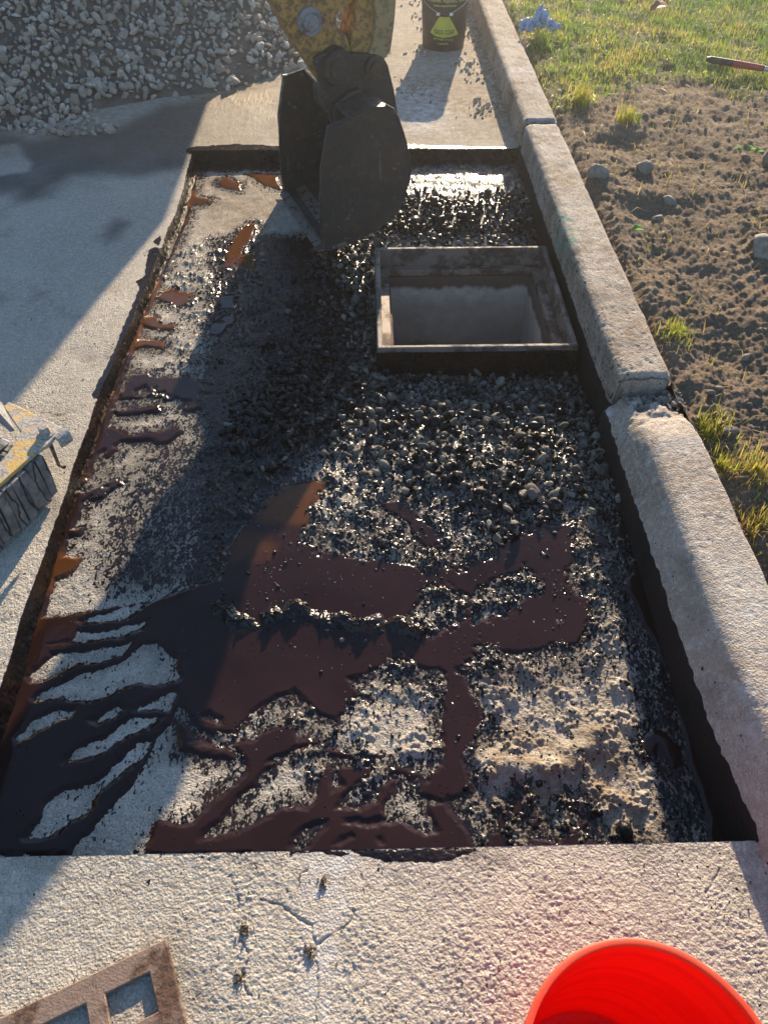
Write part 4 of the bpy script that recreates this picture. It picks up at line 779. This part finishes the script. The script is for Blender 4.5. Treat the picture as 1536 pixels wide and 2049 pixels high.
# top sheet from mouth to back
bm = bmesh.new(); tp = [npt[1], npt[2], npt[3]]
prism(bm, [L(p + WX * .017) for p in tp] + [L(p + WX * .017 - Vector((0, 0, .014))) for p in reversed(tp)], WX * (BW - .034)); obj('top_sheet', bm, M_bucket, bk, bevel=.002)
# side strips round the mouth (thicker edge), lip and teeth
for off in (-.006, BW - .010):
    bm = bmesh.new(); s0, s1 = npt[0], npt[17]; e = -AX * .045
    prism(bm, [L(p + WX * off) for p in (s0 + AX * .004, s0 + e, npt[20] + e, s1 + e * .8, s1 + AX * .006, npt[20] + AX * .004)], WX * .022); obj('side_cutter', bm, M_bright if off > .1 else M_bucket, bk, bevel=.003)
lipn = npt[17]
bm = bmesh.new(); dn = (npt[17] - npt[15]).normalized(); up = Vector((0, 0, 1)); nrm = dn.cross(WX).normalized()
prism(bm, [L(lipn + dn * .03 + WX * -.004), L(lipn - dn * .10 + nrm * .012 + WX * -.004), L(lipn - dn * .10 - nrm * .012 + WX * -.004)], WX * (BW + .008)); obj('cutting_edge', bm, M_bright, bk, bevel=.002)
for k in range(1):
    o_ = .0 + k * (BW - .085) / 4; t0 = lipn + WX * o_ - dn * .035; bm = bmesh.new()
    a0 = [t0 + nrm * .016, t0 + nrm * .016 + WX * .045, t0 - nrm * .016 + WX * .045, t0 - nrm * .016]; tip = t0 + dn * .075 + WX * .0225
    b0 = [tip + nrm * .003 - WX * .012, tip + nrm * .003 + WX * .012, tip - nrm * .003 + WX * .012, tip - nrm * .003 - WX * .012]
    va = [bm.verts.new(L(p)) for p in a0]; vb = [bm.verts.new(L(p)) for p in b0]; bm.faces.new(va); bm.faces.new(vb[::-1])
    for i in range(4): bm.faces.new((va[i], vb[i], vb[(i + 1) % 4], va[(i + 1) % 4]))
    obj('tooth', bm, M_bucket, bk, bevel=.003)
for off in (.004, BW - .004):
    bm = bmesh.new(); tube(bm, [L(p + WX * off + (p - cen).normalized() * .003) for p in npt[4:17]], .0055, 8); obj('weld_seam', bm, M_bucket, bk, smooth=True)
MID = BW / 2
ear = [(628,118),(645,108),(700,106),(752,109),(768,116),(776,130),(788,178),(796,228),(760,234),(712,246),(668,262),(652,215),(640,170)]
for off in (MID - .105, MID + .085):
    bm = bmesh.new(); prism(bm, [L(onp(a, b, off)) for a, b in ear], WX * .022); obj('ear', bm, M_bucket, bk, bevel=.004)
bm = bmesh.new(); br = [(668,212),(700,185),(722,178),(730,196),(722,226),(700,238),(672,250)]; prism(bm, [L(onp(a, b, MID - .135)) for a, b in br], WX * .27); obj('hinge_box', bm, M_bucket, bk, bevel=.006)
# dipper
arm = [(652,180),(632,150),(612,120),(585,80),(563,38),(543,-4),(440,-100),(400,-150),(510,-150),(640,-62),(722,-8),(697,9),(680,20),(674,30),(673,46),(682,62),(694,72),(702,95),(704,116),(690,126),(672,158)]
bm = bmesh.new(); prism(bm, [L(onp(a, b, MID - .062)) for a, b in arm], WX * .124); dip = obj('dipper_end', bm, M_yellow, bh, bevel=.006)
a0 = onp(450, -130, MID); a1 = Vector((-1.55, 2.78, 2.75)); dd = (a1 - a0).normalized(); sd2 = dd.cross(WX).normalized()
bm = bmesh.new(); q = []
for p, h in ((a0 - dd * .05, .055), (a0 + dd * 1.2, .085), (a1, .08)):
    q.append([bm.verts.new(L(p + sd2 * h * s1 + WX * .062 * s2)) for s1, s2 in ((1, 1), (1, -1), (-1, -1), (-1, 1))])
for u_, v_ in zip(q[:-1], q[1:]):
    for i in range(4): bm.faces.new((u_[i], u_[(i + 1) % 4], v_[(i + 1) % 4], v_[i]))
bm.faces.new(q[0]); bm.faces.new(q[-1][::-1]); obj('dipper', bm, M_yellow2, bh, bevel=.006)
def boss(name, px_, py_, r_, o0, o1, mat, par, ring=True):
    a, b = onp(px_, py_, o0), onp(px_, py_, o0) + WX * (o1 - o0); bm = bmesh.new(); cyl(bm, L(a), L(b), r_, n=36)
    o = obj(name, bm, mat, par, bevel=.004)
    bm = bmesh.new(); cyl(bm, L(a - WX * .012), L(a + WX * .004), r_ * .62, n=30); obj('pin', bm, M_greymetal if mat is not M_bucket else M_bucket, o, bevel=.003); return o
boss('pin_boss', 622, 45, .046, MID - .085, MID + .085, M_greymetal, bh); boss('pin_boss', 680, 138, .060, MID - .128, MID + .13, M_bucket, bk); boss('pin_boss', 752, 138, .040, MID - .125, MID + .125, M_bucket, bk)
lk1 = [(390,-190),(560,-105),(640,-66),(735,-10),(748,0),(752,40),(748,80),(738,112),(772,118),(782,100),(788,60),(791,30),(793,0),(777,-16),(680,-97),(600,-142),(430,-225)]; lk2 = [(380,-180),(540,-98),(620,-60),(695,-18),(716,0),(712,40),(705,80),(703,112),(740,116),(748,80),(754,0),(735,-14),(650,-78),(560,-128),(410,-205)]
bm = bmesh.new(); prism(bm, [L(onp(a, b, MID - .10)) for a, b in lk1], WX * .2); obj('bucket_link', bm, M_yellow2, bh, bevel=.006)
bm = bmesh.new(); prism(bm, [L(onp(a, b, MID - .075)) for a, b in lk2], WX * .15); obj('bucket_link', bm, M_yellow, bh, bevel=.010, seg=3)
# cylinder, boom, tractor (outside the picture)
bm = bmesh.new(); c0 = onp(450, -190, MID); c1 = a1 + Vector((.25, .05, -.25)); cyl(bm, L(c0), L(c0.lerp(c1, .45)), .028); cyl(bm, L(c0.lerp(c1, .45)), L(c1), .05); obj('bucket_cylinder', bm, M_yellow2, bh, smooth=True)
b0 = Vector((-3.05, 2.12, 1.0)); bm = bmesh.new(); q = []
for p, h in ((b0, .16), (Vector((-2.7, 2.28, 2.2)), .2), (a1 + Vector((.05, .02, .1)), .12)):
    q.append([bm.verts.new(L(p + Vector((.6, .2, -.3)).normalized() * h * s1 + WX * .09 * s2)) for s1, s2 in ((1, 1), (1, -1), (-1, -1), (-1, 1))])
for u_, v_ in zip(q[:-1], q[1:]):
    for i in range(4): bm.faces.new((u_[i], u_[(i + 1) % 4], v_[(i + 1) % 4], v_[i]))
bm.faces.new(q[0]); bm.faces.new(q[-1][::-1]); obj('boom', bm, M_yellow2, bh, bevel=.01)
MB_ = Matrix.Translation((-.2, 0, 0)) @ Matrix.Rotation(math.atan2(.35, .937), 4, 'Z')
bm = bmesh.new(); bx(bm, -2.3, .3, -.42, .42, .55, 1.35, MB_); bx(bm, -.6, .28, -1.12, 1.12, .35, .54, MB_); obj('chassis', bm, M_yellow2, bh, bevel=.03)
bm = bmesh.new(); bx(bm, -1.25, -.05, -.72, .72, 1.36, 2.65, MB_); obj('cab', bm, M_greymetal, bh, bevel=.04)
for sx, r_, wd in ((-.65, .62, .42), (-2.4, .42, .3)):
    for sy in (-1, 1):
        bm = bmesh.new(); cyl(bm, MB_ @ Vector((sx, sy * .75, r_)), MB_ @ Vector((sx, sy * (.75 + wd), r_)), r_, n=40); wh = obj('wheel', bm, M_tyre, bh, bevel=.05)
        bm = bmesh.new(); cyl(bm, MB_ @ Vector((sx, sy * (.75 + wd), r_)), MB_ @ Vector((sx, sy * (.77 + wd), r_)), r_ * .5, n=30); obj('rim', bm, M_yellow2, wh, bevel=.01)
# stabiliser foot
ZP = .165
def S(px_, py_, z=ZP): return Vector(P(px_, py_, z))
top = [(7, 813), (18, 803), (125, 855), (96, 889), (74, 903), (0, 968), (-90, 1048), (-160, 960), (0, 925), (33, 884), (42, 864)]
foot = bpy.data.objects.new('stabiliser_foot', None)
bm = bmesh.new(); prism(bm, [L(S(a, b)) for a, b in top], (0, 0, -.012)); ft = obj('stabiliser_foot', bm, M_foot, bh, bevel=.003)
e1, e0 = S(18, 803), S(125, 855); f1_ = S(96, 889); ldir = (e0 - e1).normalized(); 
# turned down lip along the right end
bm = bmesh.new(); q = []
la, lb_ = S(127, 853), S(84, 896); od = (e0 - e1).normalized(); od.z = 0
for t in range(7):
    an = t / 6 * R(78); dp = od * (.022 * math.sin(an) / 1) + Vector((0, 0, -.022 * (1 - math.cos(an)))) + (Vector((0, 0, -.02)) if t == 6 else Vector())
    q.append([la + dp, la.lerp(lb_, .45) + dp * .8])
vo = [[bm.verts.new(L(p)) for p in r_] for r_ in q]; vi = [[bm.verts.new(L(p + Vector((0, 0, -.010)) - od * .006)) for p in r_] for r_ in q]
for G in (vo, vi):
    for a, b in zip(G[:-1], G[1:]): bm.faces.new((a[0], a[1], b[1], b[0]))
for k in (0, 1):
    for a, b, c, d in zip(vo[:-1], vo[1:], vi[1:], vi[:-1]): bm.faces.new((a[k], b[k], c[k], d[k]))
bm.faces.new((vo[0][0], vo[0][1], vi[0][1], vi[0][0])); bm.faces.new((vo[-1][0], vo[-1][1], vi[-1][1], vi[-1][0])); obj('lip', bm, M_foot, ft, smooth=True)
bm = bmesh.new(); bc = S(93, 868); cyl(bm, L(bc), L(bc + Vector((0, 0, .026))), .0165, .0145, n=6); cyl(bm, L(bc), L(bc + Vector((0, 0, .004))), .022, n=24); obj('bolt', bm, M_foot, ft, bevel=.002)
# rubber lamellae under the plate, standing side by side
r0, r1 = S(84, 903), S(-70, 1046); along = (r1 - r0); Ln = along.length; along.normalize(); inw = Vector((-along.y, along.x, 0)); inw = inw if inw.y > 0 else -inw
nl = 9; pad = None
for k in range(nl):
    th_ = Ln / nl; s0 = r0 + along * (k * th_ + .001); rr = random.Random(k); bm = bmesh.new()
    dz0, bulge = rr.uniform(-.004, .010), rr.uniform(-.003, .008); nseg = 6; ringp = []
    for i in range(nseg + 1):
        t = i / nseg; zz_ = (ZP - .013) * (1 - t) + (.006 + dz0) * t; bo = math.sin(t * math.pi) * bulge - .004 * t; sh = math.sin(t * 2.2 + k) * .003
        ringp.append([s0 - inw * bo + along * sh, s0 + along * (th_ - .002 + sh) - inw * (bo + rr.uniform(-.001, .001)), s0 + along * (th_ - .002) + inw * .13, s0 + inw * .13])
        for p in ringp[-1]: p.z = zz_
    vv = [[bm.verts.new(L(p)) for p in r_] for r_ in ringp]
    for a, b in zip(vv[:-1], vv[1:]):
        for i in range(4): bm.faces.new((a[i], a[(i + 1) % 4], b[(i + 1) % 4], b[i]))
    bm.faces.new(vv[0]); bm.faces.new(vv[-1][::-1]); obj('rubber_pad', bm, M_rubber, ft, bevel=.003)
# end clip of the pad
bm = bmesh.new(); c0 = S(100, 886, .15); c1 = S(118, 930, .055); tube(bm, [L(c0), L(c0.lerp(c1, .5)), L(c1), L(c1 + Vector((.02, -.012, .002)))], .0055); obj('retaining_rod', bm, M_bright, ft, smooth=True)
# upright lugs and leg
for (a, b, hgt, nm) in (((14, 806), (40, 862), .35, 'lug'), ((33, 884), (-60, 960), .12, 'lug')):
    p, q_ = S(a[0] - 8, a[1]), S(b[0] - 8, b[1]); n_ = (q_ - p).cross(Vector((0, 0, 1))).normalized() * .014
    tp_ = Vector((-.10, 0, hgt)); bm = bmesh.new(); prism(bm, [L(p), L(q_), L(q_ + tp_), L(p + tp_ * 1.0 + Vector((-.1, 0, 0)))], n_); obj(nm, bm, M_greymetal, ft, bevel=.003)
bm = bmesh.new(); c0 = S(-60, 880, .22); cyl(bm, L(c0), L(Vector((-2.5, 1.55, .75))), .06, n=20); obj('stabiliser_leg', bm, M_yellow2, bh, smooth=True)

# ------------------------------------------------------------------ dump truck behind the gravel (tyre flaps reach into the picture)
TY = 6.05
dt = empty('dump_truck', (-1.57, TY, 0), 0, 'dump truck behind the gravel heap, only its hanging dark mud flaps in view', 'truck')
def D(p): return Vector(p) - Vector((-1.57, TY, 0))
f1a, f1b = P(352, 28, .10), P(562, 38, .10); f2a, f2b = P(-60, 26, .10), P(178, 6, .10)
YFl = 5.93
def atY(px_, py_, Yv): d = ray(px_, py_); t = Yv / d[1]; return Vector((d[0] * t, Yv, CAM[2] + d[2] * t))
for (a, b) in ((atY(352, 31, YFl), atY(560, 39, YFl)), (atY(-50, 27, YFl), atY(176, 6, YFl))):
    bm = bmesh.new(); tp_ = .95
    prism(bm, [D((a.x, YFl, a.z)), D((b.x, YFl, b.z)), D((b.x, YFl, tp_)), D((a.x, YFl, tp_))], (0, .012, 0)); obj('mud_flap', bm, M_flap, dt, bevel=.003)
    for k in (0, 1):
        cx = (a.x + b.x) / 2 + (-.16 if k == 0 else .16); bm = bmesh.new(); r_ = .41; cyl(bm, D((cx - .12, TY + .46, r_ + .02)), D((cx + .12, TY + .46, r_ + .02)), r_, n=40); wh = obj('wheel', bm, M_tyre, dt, bevel=.04)
        bm = bmesh.new(); cyl(bm, D((cx - .123, TY + .46, r_ + .02)), D((cx + .123, TY + .46, r_ + .02)), .2, n=24); obj('rim', bm, M_greymetal, wh, bevel=.01)
bm = bmesh.new(); bx(bm, -1.33, 1.33, -.12, 3.2, .96, 1.06); bx(bm, -1.33, -1.28, -.12, 3.2, 1.061, 2.25); bx(bm, 1.28, 1.33, -.12, 3.2, 1.061, 2.25); bx(bm, -1.279, 1.279, 3.15, 3.2, 1.061, 2.4); obj('dump_body', bm, M_truck, dt, bevel=.01)
bm = bmesh.new(); bx(bm, -1.31, 1.31, -.19, -.125, 1.02, 2.05); obj('tailgate', bm, M_truck, dt, bevel=.01)
bm = bmesh.new(); bx(bm, -.45, -.37, -.1, 5, .72, .955); bx(bm, .37, .45, -.1, 5, .72, .955); bx(bm, -.369, .369, -.1, -.02, .74, .94); obj('frame_rail', bm, M_truck, dt, bevel=.01)
bm = bmesh.new(); bx(bm, -1.0, 1.0, 3.35, 5.0, .75, 2.3); obj('cab', bm, M_truck, dt, bevel=.08)
for sx in (-.95, .95):
    bm = bmesh.new(); cyl(bm, (sx - .12, 4.2, .43), (sx + .12, 4.2, .43), .41, n=36); obj('wheel', bm, M_tyre, dt, bevel=.04)

# ------------------------------------------------------------------ black pail with print
PC = Vector((P(889, 104)[0], P(889, 104)[1] + .132, 0)); PR0, PR1, PH = .130, .148, .365
pl_ = empty('pail', PC, 0, 'black plastic pail with a yellow tack coat print standing on the pavement by the kerb', 'pail')
bm = bmesh.new(); lathe(bm, [(0, .006), (.120, .006), (.126, 0), (PR0, .006), (PR1 - .003, .30), (.152, .302), (.152, .318), (.148, .32), (.149, .345), (.155, .348), (.155, PH), (.10, PH - .006), (0, PH - .006)], 72); obj('body', bm, M_blackpl, pl_, smooth=True)
a_c = math.atan2(-PC.y, -PC.x)                 # the side turned to the camera
def radius(z): return PR0 + (PR1 - PR0) * z / .30 + .0012
def wrap(o, u0=0.0):                           # bend flat art (x across, y up) round the pail
    for v in o.data.vertices:
        an = a_c + (v.co.x + u0) / .140; r_ = radius(v.co.y) + v.co.z; v.co = Vector((r_ * math.cos(an), r_ * math.sin(an), v.co.y))
def art(name, pts, mat, par, lift=0.0):
    bm = bmesh.new(); vs_ = [bm.verts.new((x, y, lift)) for x, y in pts]; f = bm.faces.new(vs_); bmesh.ops.triangulate(bm, faces=[f])
    bmesh.ops.subdivide_edges(bm, edges=bm.edges[:], cuts=5, use_grid_fill=True); o = obj(name, bm, mat, par); wrap(o); return o
def text(body, size, x, y, mat, par, name='lettering', lift=.0015, sx=1.0):
    cu = bpy.data.curves.new(name, 'FONT'); cu.body = body; cu.size = size; cu.align_x = 'CENTER'; cu.extrude = .0002; cu.resolution_u = 3; cu.offset = .0006
    t = bpy.data.objects.new('tmp', cu); col.objects.link(t); bpy.context.view_layer.update(); dg = bpy.context.evaluated_depsgraph_get(); me = bpy.data.meshes.new_from_object(t.evaluated_get(dg)); bpy.data.objects.remove(t)
    for v in me.vertices: v.co = Vector((v.co.x * sx + x, v.co.y + y, v.co.z + lift))
    o = bpy.data.objects.new(name, me); me.materials.clear(); me.materials.append(mat); col.objects.link(o); o.parent = par; wrap(o); return o
fan = [(-.088, .098), (-.045, .165), (-.030, .188), (.030, .188), (.045, .165), (.100, .090), (.05, .080), (0, .077), (-.05, .082)]
lab = art('label_panel', fan, M_lime, pl_); text('TACK COAT', .033, .004, .096, M_ink, lab, lift=.003, sx=.68)
art('label_panel', [(-.062, .062), (-.062, .074), (.062, .070), (.062, .058)], M_lime, pl_, .0004); text('ASPHALT EMULSION', .0125, 0, .0615, M_ink, lab, lift=.003)
text('5 GALLON', .014, .0, .040, M_print, lab); text('All States Asphalt, LLC', .031, 0, .262, M_print, lab, sx=.84); text('Quality Asphalt Products', .013, 0, .240, M_print, lab)
def onpail(u, z, out=.006): an = a_c + u / .14; r_ = radius(z) + out; return Vector((r_ * math.cos(an), r_ * math.sin(an), z))
bm = bmesh.new(); hp = [onpail(-.205, .30, .008)] + [onpail(-.20 + .17 * t, .30 - .095 * t ** .8, .008) for t in np.linspace(.1, 1, 10)]; tube(bm, hp, .0022)
hp = [onpail(.205, .30, .008)] + [onpail(.20 - .17 * t, .30 - .095 * t ** .8, .008) for t in np.linspace(.1, 1, 10)]; tube(bm, hp, .0022); bl = obj('bail', bm, M_wire, pl_, smooth=True)
bm = bmesh.new(); tube(bm, [onpail(u, .203, .010) for u in np.linspace(-.032, .036, 6)], .006, 10); obj('grip', bm, M_blackpl, bl, smooth=True)
for u in (-.034, .036):
    bm = bmesh.new(); tube(bm, [onpail(u - .009, .203, .010), onpail(u + .009, .203, .010)], .0085, 10); obj('grip_end', bm, M_white, bl, smooth=True)

# ------------------------------------------------------------------ red bucket
rc = P(1246, 1880, .389); RB = empty('bucket', (rc[0] + .003, rc[1] - .159, 0), 0, 'bright red plastic bucket standing open at the bottom right corner', 'bucket')
bm = bmesh.new(); lathe(bm, [(0, .004), (.125, .004), (.130, 0), (.133, .004), (.148, .33), (.152, .331), (.152, .337), (.149, .338), (.1492, .360), (.1462, .360), (.1445, .345), (.1295, .012), (.126, .007), (.06, .0055), (0, .0065)], 120); obj('body', bm, M_red, RB, smooth=True)
bm = bmesh.new(); lathe(bm, [(.1494, .3595), (.1535, .3605), (.1545, .365), (.1535, .3695), (.1500, .3710), (.1462, .3700), (.1452, .3655), (.1460, .3605)], 120); obj('rim', bm, M_rim, RB, smooth=True)
bm = bmesh.new(); tube(bm, [Vector((.157 * math.cos(t), .157 * math.sin(t) * .98, .315 - .20 * math.sin(t - math.pi))) if 0 else Vector((.158 * math.cos(t), -.158 * abs(math.sin(t)) - .004, .33 - .14 * abs(math.sin(t)))) for t in np.linspace(0, math.pi, 30)], .002); obj('handle', bm, M_wire, RB, smooth=True)

RB.scale = (1.05, 1.05, 1.05)
# ------------------------------------------------------------------ iron grate lying on the pavement
ZG = .014; g0 = Vector(P(333, 1877, ZG)); ga = Vector(P(0, 2037, ZG)) - g0; gb = Vector(P(380, 2049, ZG)) - g0; ga.normalize(); gb2 = Vector((-ga.y, ga.x, 0)); gb2 = gb2 if gb2.dot(gb) > 0 else -gb2
gr = empty('grate', (g0.x, g0.y, 0), 0, 'rusty cast iron drain grate with square openings lying on the pavement at the bottom left', 'grate')
def G_(a, b, z): p = ga * a + gb2 * b; return Vector((p.x, p.y, z))
us = [0, .040]; 
for k in range(5): us += [us[-1] + .075, us[-1] + .108]
us = us[:-1] + [us[-1] + .012]
vs2 = [0, .040]
for k in range(6): vs2 += [vs2[-1] + .062, vs2[-1] + .094]
vs2 = vs2[:-1] + [vs2[-1] + .010]; bm = bmesh.new(); nU, nV = len(us), len(vs2); vt = {}
def hole(i, j): return i % 2 == 1 and j % 2 == 1 and i < nU - 1 and j < nV - 1
def gv(i, j, z):
    if (i, j, z) not in vt: vt[(i, j, z)] = bm.verts.new(G_(us[i], vs2[j], z))
    return vt[(i, j, z)]
for i in range(nU - 1):
    for j in range(nV - 1):
        if hole(i, j): continue
        for z in (ZG, .004): bm.faces.new((gv(i, j, z), gv(i + 1, j, z), gv(i + 1, j + 1, z), gv(i, j + 1, z)))
        for (di, dj, e0_, e1_) in ((-1, 0, (i, j), (i, j + 1)), (1, 0, (i + 1, j), (i + 1, j + 1)), (0, -1, (i, j), (i + 1, j)), (0, 1, (i, j + 1), (i + 1, j + 1))):
            a, b = i + di, j + dj
            if not (0 <= a < nU - 1 and 0 <= b < nV - 1) or hole(a, b): bm.faces.new((gv(*e0_, ZG), gv(*e1_, ZG), gv(*e1_, .004), gv(*e0_, .004)))
vert_e = [e for e in bm.edges if abs(e.verts[0].co.z - e.verts[1].co.z) > .01]
obj('casting', bm, M_iron, gr, bevel=.003)

# ------------------------------------------------------------------ small things on the lawn
def crumple(name, c, size, seed, mat, parent=None, sq=(1, 1, 1)):
    r = np.random.default_rng(seed); n = 44; u, v = np.meshgrid(np.linspace(-1, 1, n), np.linspace(-1, 1, n)); x = u * size; y = v * size
    a = fbm(u + seed, v, 1.6, 4); b = fbm(u - seed, v + 5, 1.6, 4); h = fbm(u, v + seed, 1.3, 4)
    co = np.stack([x * .6 * sq[0] + a * size * .9, y * .5 * sq[1] + b * size * .9, size * (.75 + 1.5 * h) * sq[2] * (1 - .5 * (u ** 2 + v ** 2) / 2)], -1).reshape(-1, 3); co[:, 2] = np.maximum(co[:, 2], .002)
    o = mesh_np(name, co, gridfaces(n, n), mat, True, parent=parent); o.location = c; s_ = o.modifiers.new('t', 'SOLIDIFY'); s_.thickness = .0012; return o
c = P(1068, 62, .13); gl = empty('glove', (c[0], c[1], .128), 0, 'crumpled pale blue rubber gloves lying over the kerb edge by the grass', 'glove')
crumple('palm', (-.045, -.0, 0), .065, 3, M_blue, gl, (1, 1, 1.0)); crumple('cuff', (.035, .02, .005), .060, 8, M_blue, gl, (.8, 1, 1.5)); crumple('palm', (.115, .015, .0), .040, 12, M_blue, gl, (1.4, .8, 1.1))
a = Vector(P(1412, 118, .16)); b = Vector(P(1545, 140, .155)); dr = (b - a).normalized(); tl_ = empty('tool_handle', a, 0, 'long tool handle with black and red grip lying in the grass at the right', 'tool')
def seg(name, t0, t1, r0_, r1_, mat, par): bm = bmesh.new(); cyl(bm, dr * t0, dr * t1, r0_, r1_, 20); return obj(name, bm, mat, par, bevel=.003)
seg('grip_end', 0, .02, .010, .016, M_blacktool, tl_); seg('grip', .0205, .14, .017, .017, M_blacktool, tl_); seg('sleeve', .1405, .30, .0175, .015, M_redtool, tl_); seg('shaft', .3005, 1.0, .012, .012, M_wire, tl_)
def leaf(name, c, s_, mat, lb, cat, rz): 
    n = 14; u, v = np.meshgrid(np.linspace(0, 1, n), np.linspace(-1, 1, n)); wd = np.sin(np.pi * u) ** .7 * .38 * (1 + .25 * np.sin(u * 19)); co = np.stack([u * s_, v * wd * s_, .25 * s_ * np.abs(v) * wd + .12 * s_ * np.sin(u * 4)], -1).reshape(-1, 3)
    o = mesh_np(name, co, gridfaces(n, n), mat); o.location = c; o.rotation_euler = (.1, -.15, rz); o.modifiers.new('t', 'SOLIDIFY').thickness = .0008; return tag(o, lb, cat)
leaf('dead_leaf', P(1300, 22, .17), .14, M_leaf, 'dry reddish brown leaf lying on the lawn at the top', 'leaf', .2)
M_gl = plain('fresh_leaf', (.10, .24, .02), .95)
for q, (px_, py_, rz) in enumerate(((1488, 302, 2.6), (1494, 303, .5), (1508, 306, .2), (1262, 462, .1))):
    leaf('green_leaf', P(px_, py_, .135), .05, M_gl, ('left bright green seedling leaf by the right rocks', 'right bright green seedling leaf by the right rocks', 'darker green leaf just right of the seedling pair', 'single green leaf on the earth beside the middle kerb stone')[q], 'leaf', rz)['group'] = 'green leaves on the earth'

# ------------------------------------------------------------------ thin haze added to imitate the veil of sun glare
bm = bmesh.new(); bx(bm, -210, 210, -210, 210, -1.95, 3.6); m = bpy.data.materials.new('haze'); m.use_nodes = True; t_ = m.node_tree; t_.nodes.remove(t_.nodes['Principled BSDF'])
pvn = t_.nodes.new('ShaderNodeVolumePrincipled'); pvn.inputs['Color'].default_value = (.95, .95, .95, 1); pvn.inputs['Density'].default_value = .0066; pvn.inputs['Anisotropy'].default_value = .77
t_.links.new(pvn.outputs[0], t_.nodes['Material Output'].inputs['Volume']); tag(obj('haze', bm, m), kind='stuff')
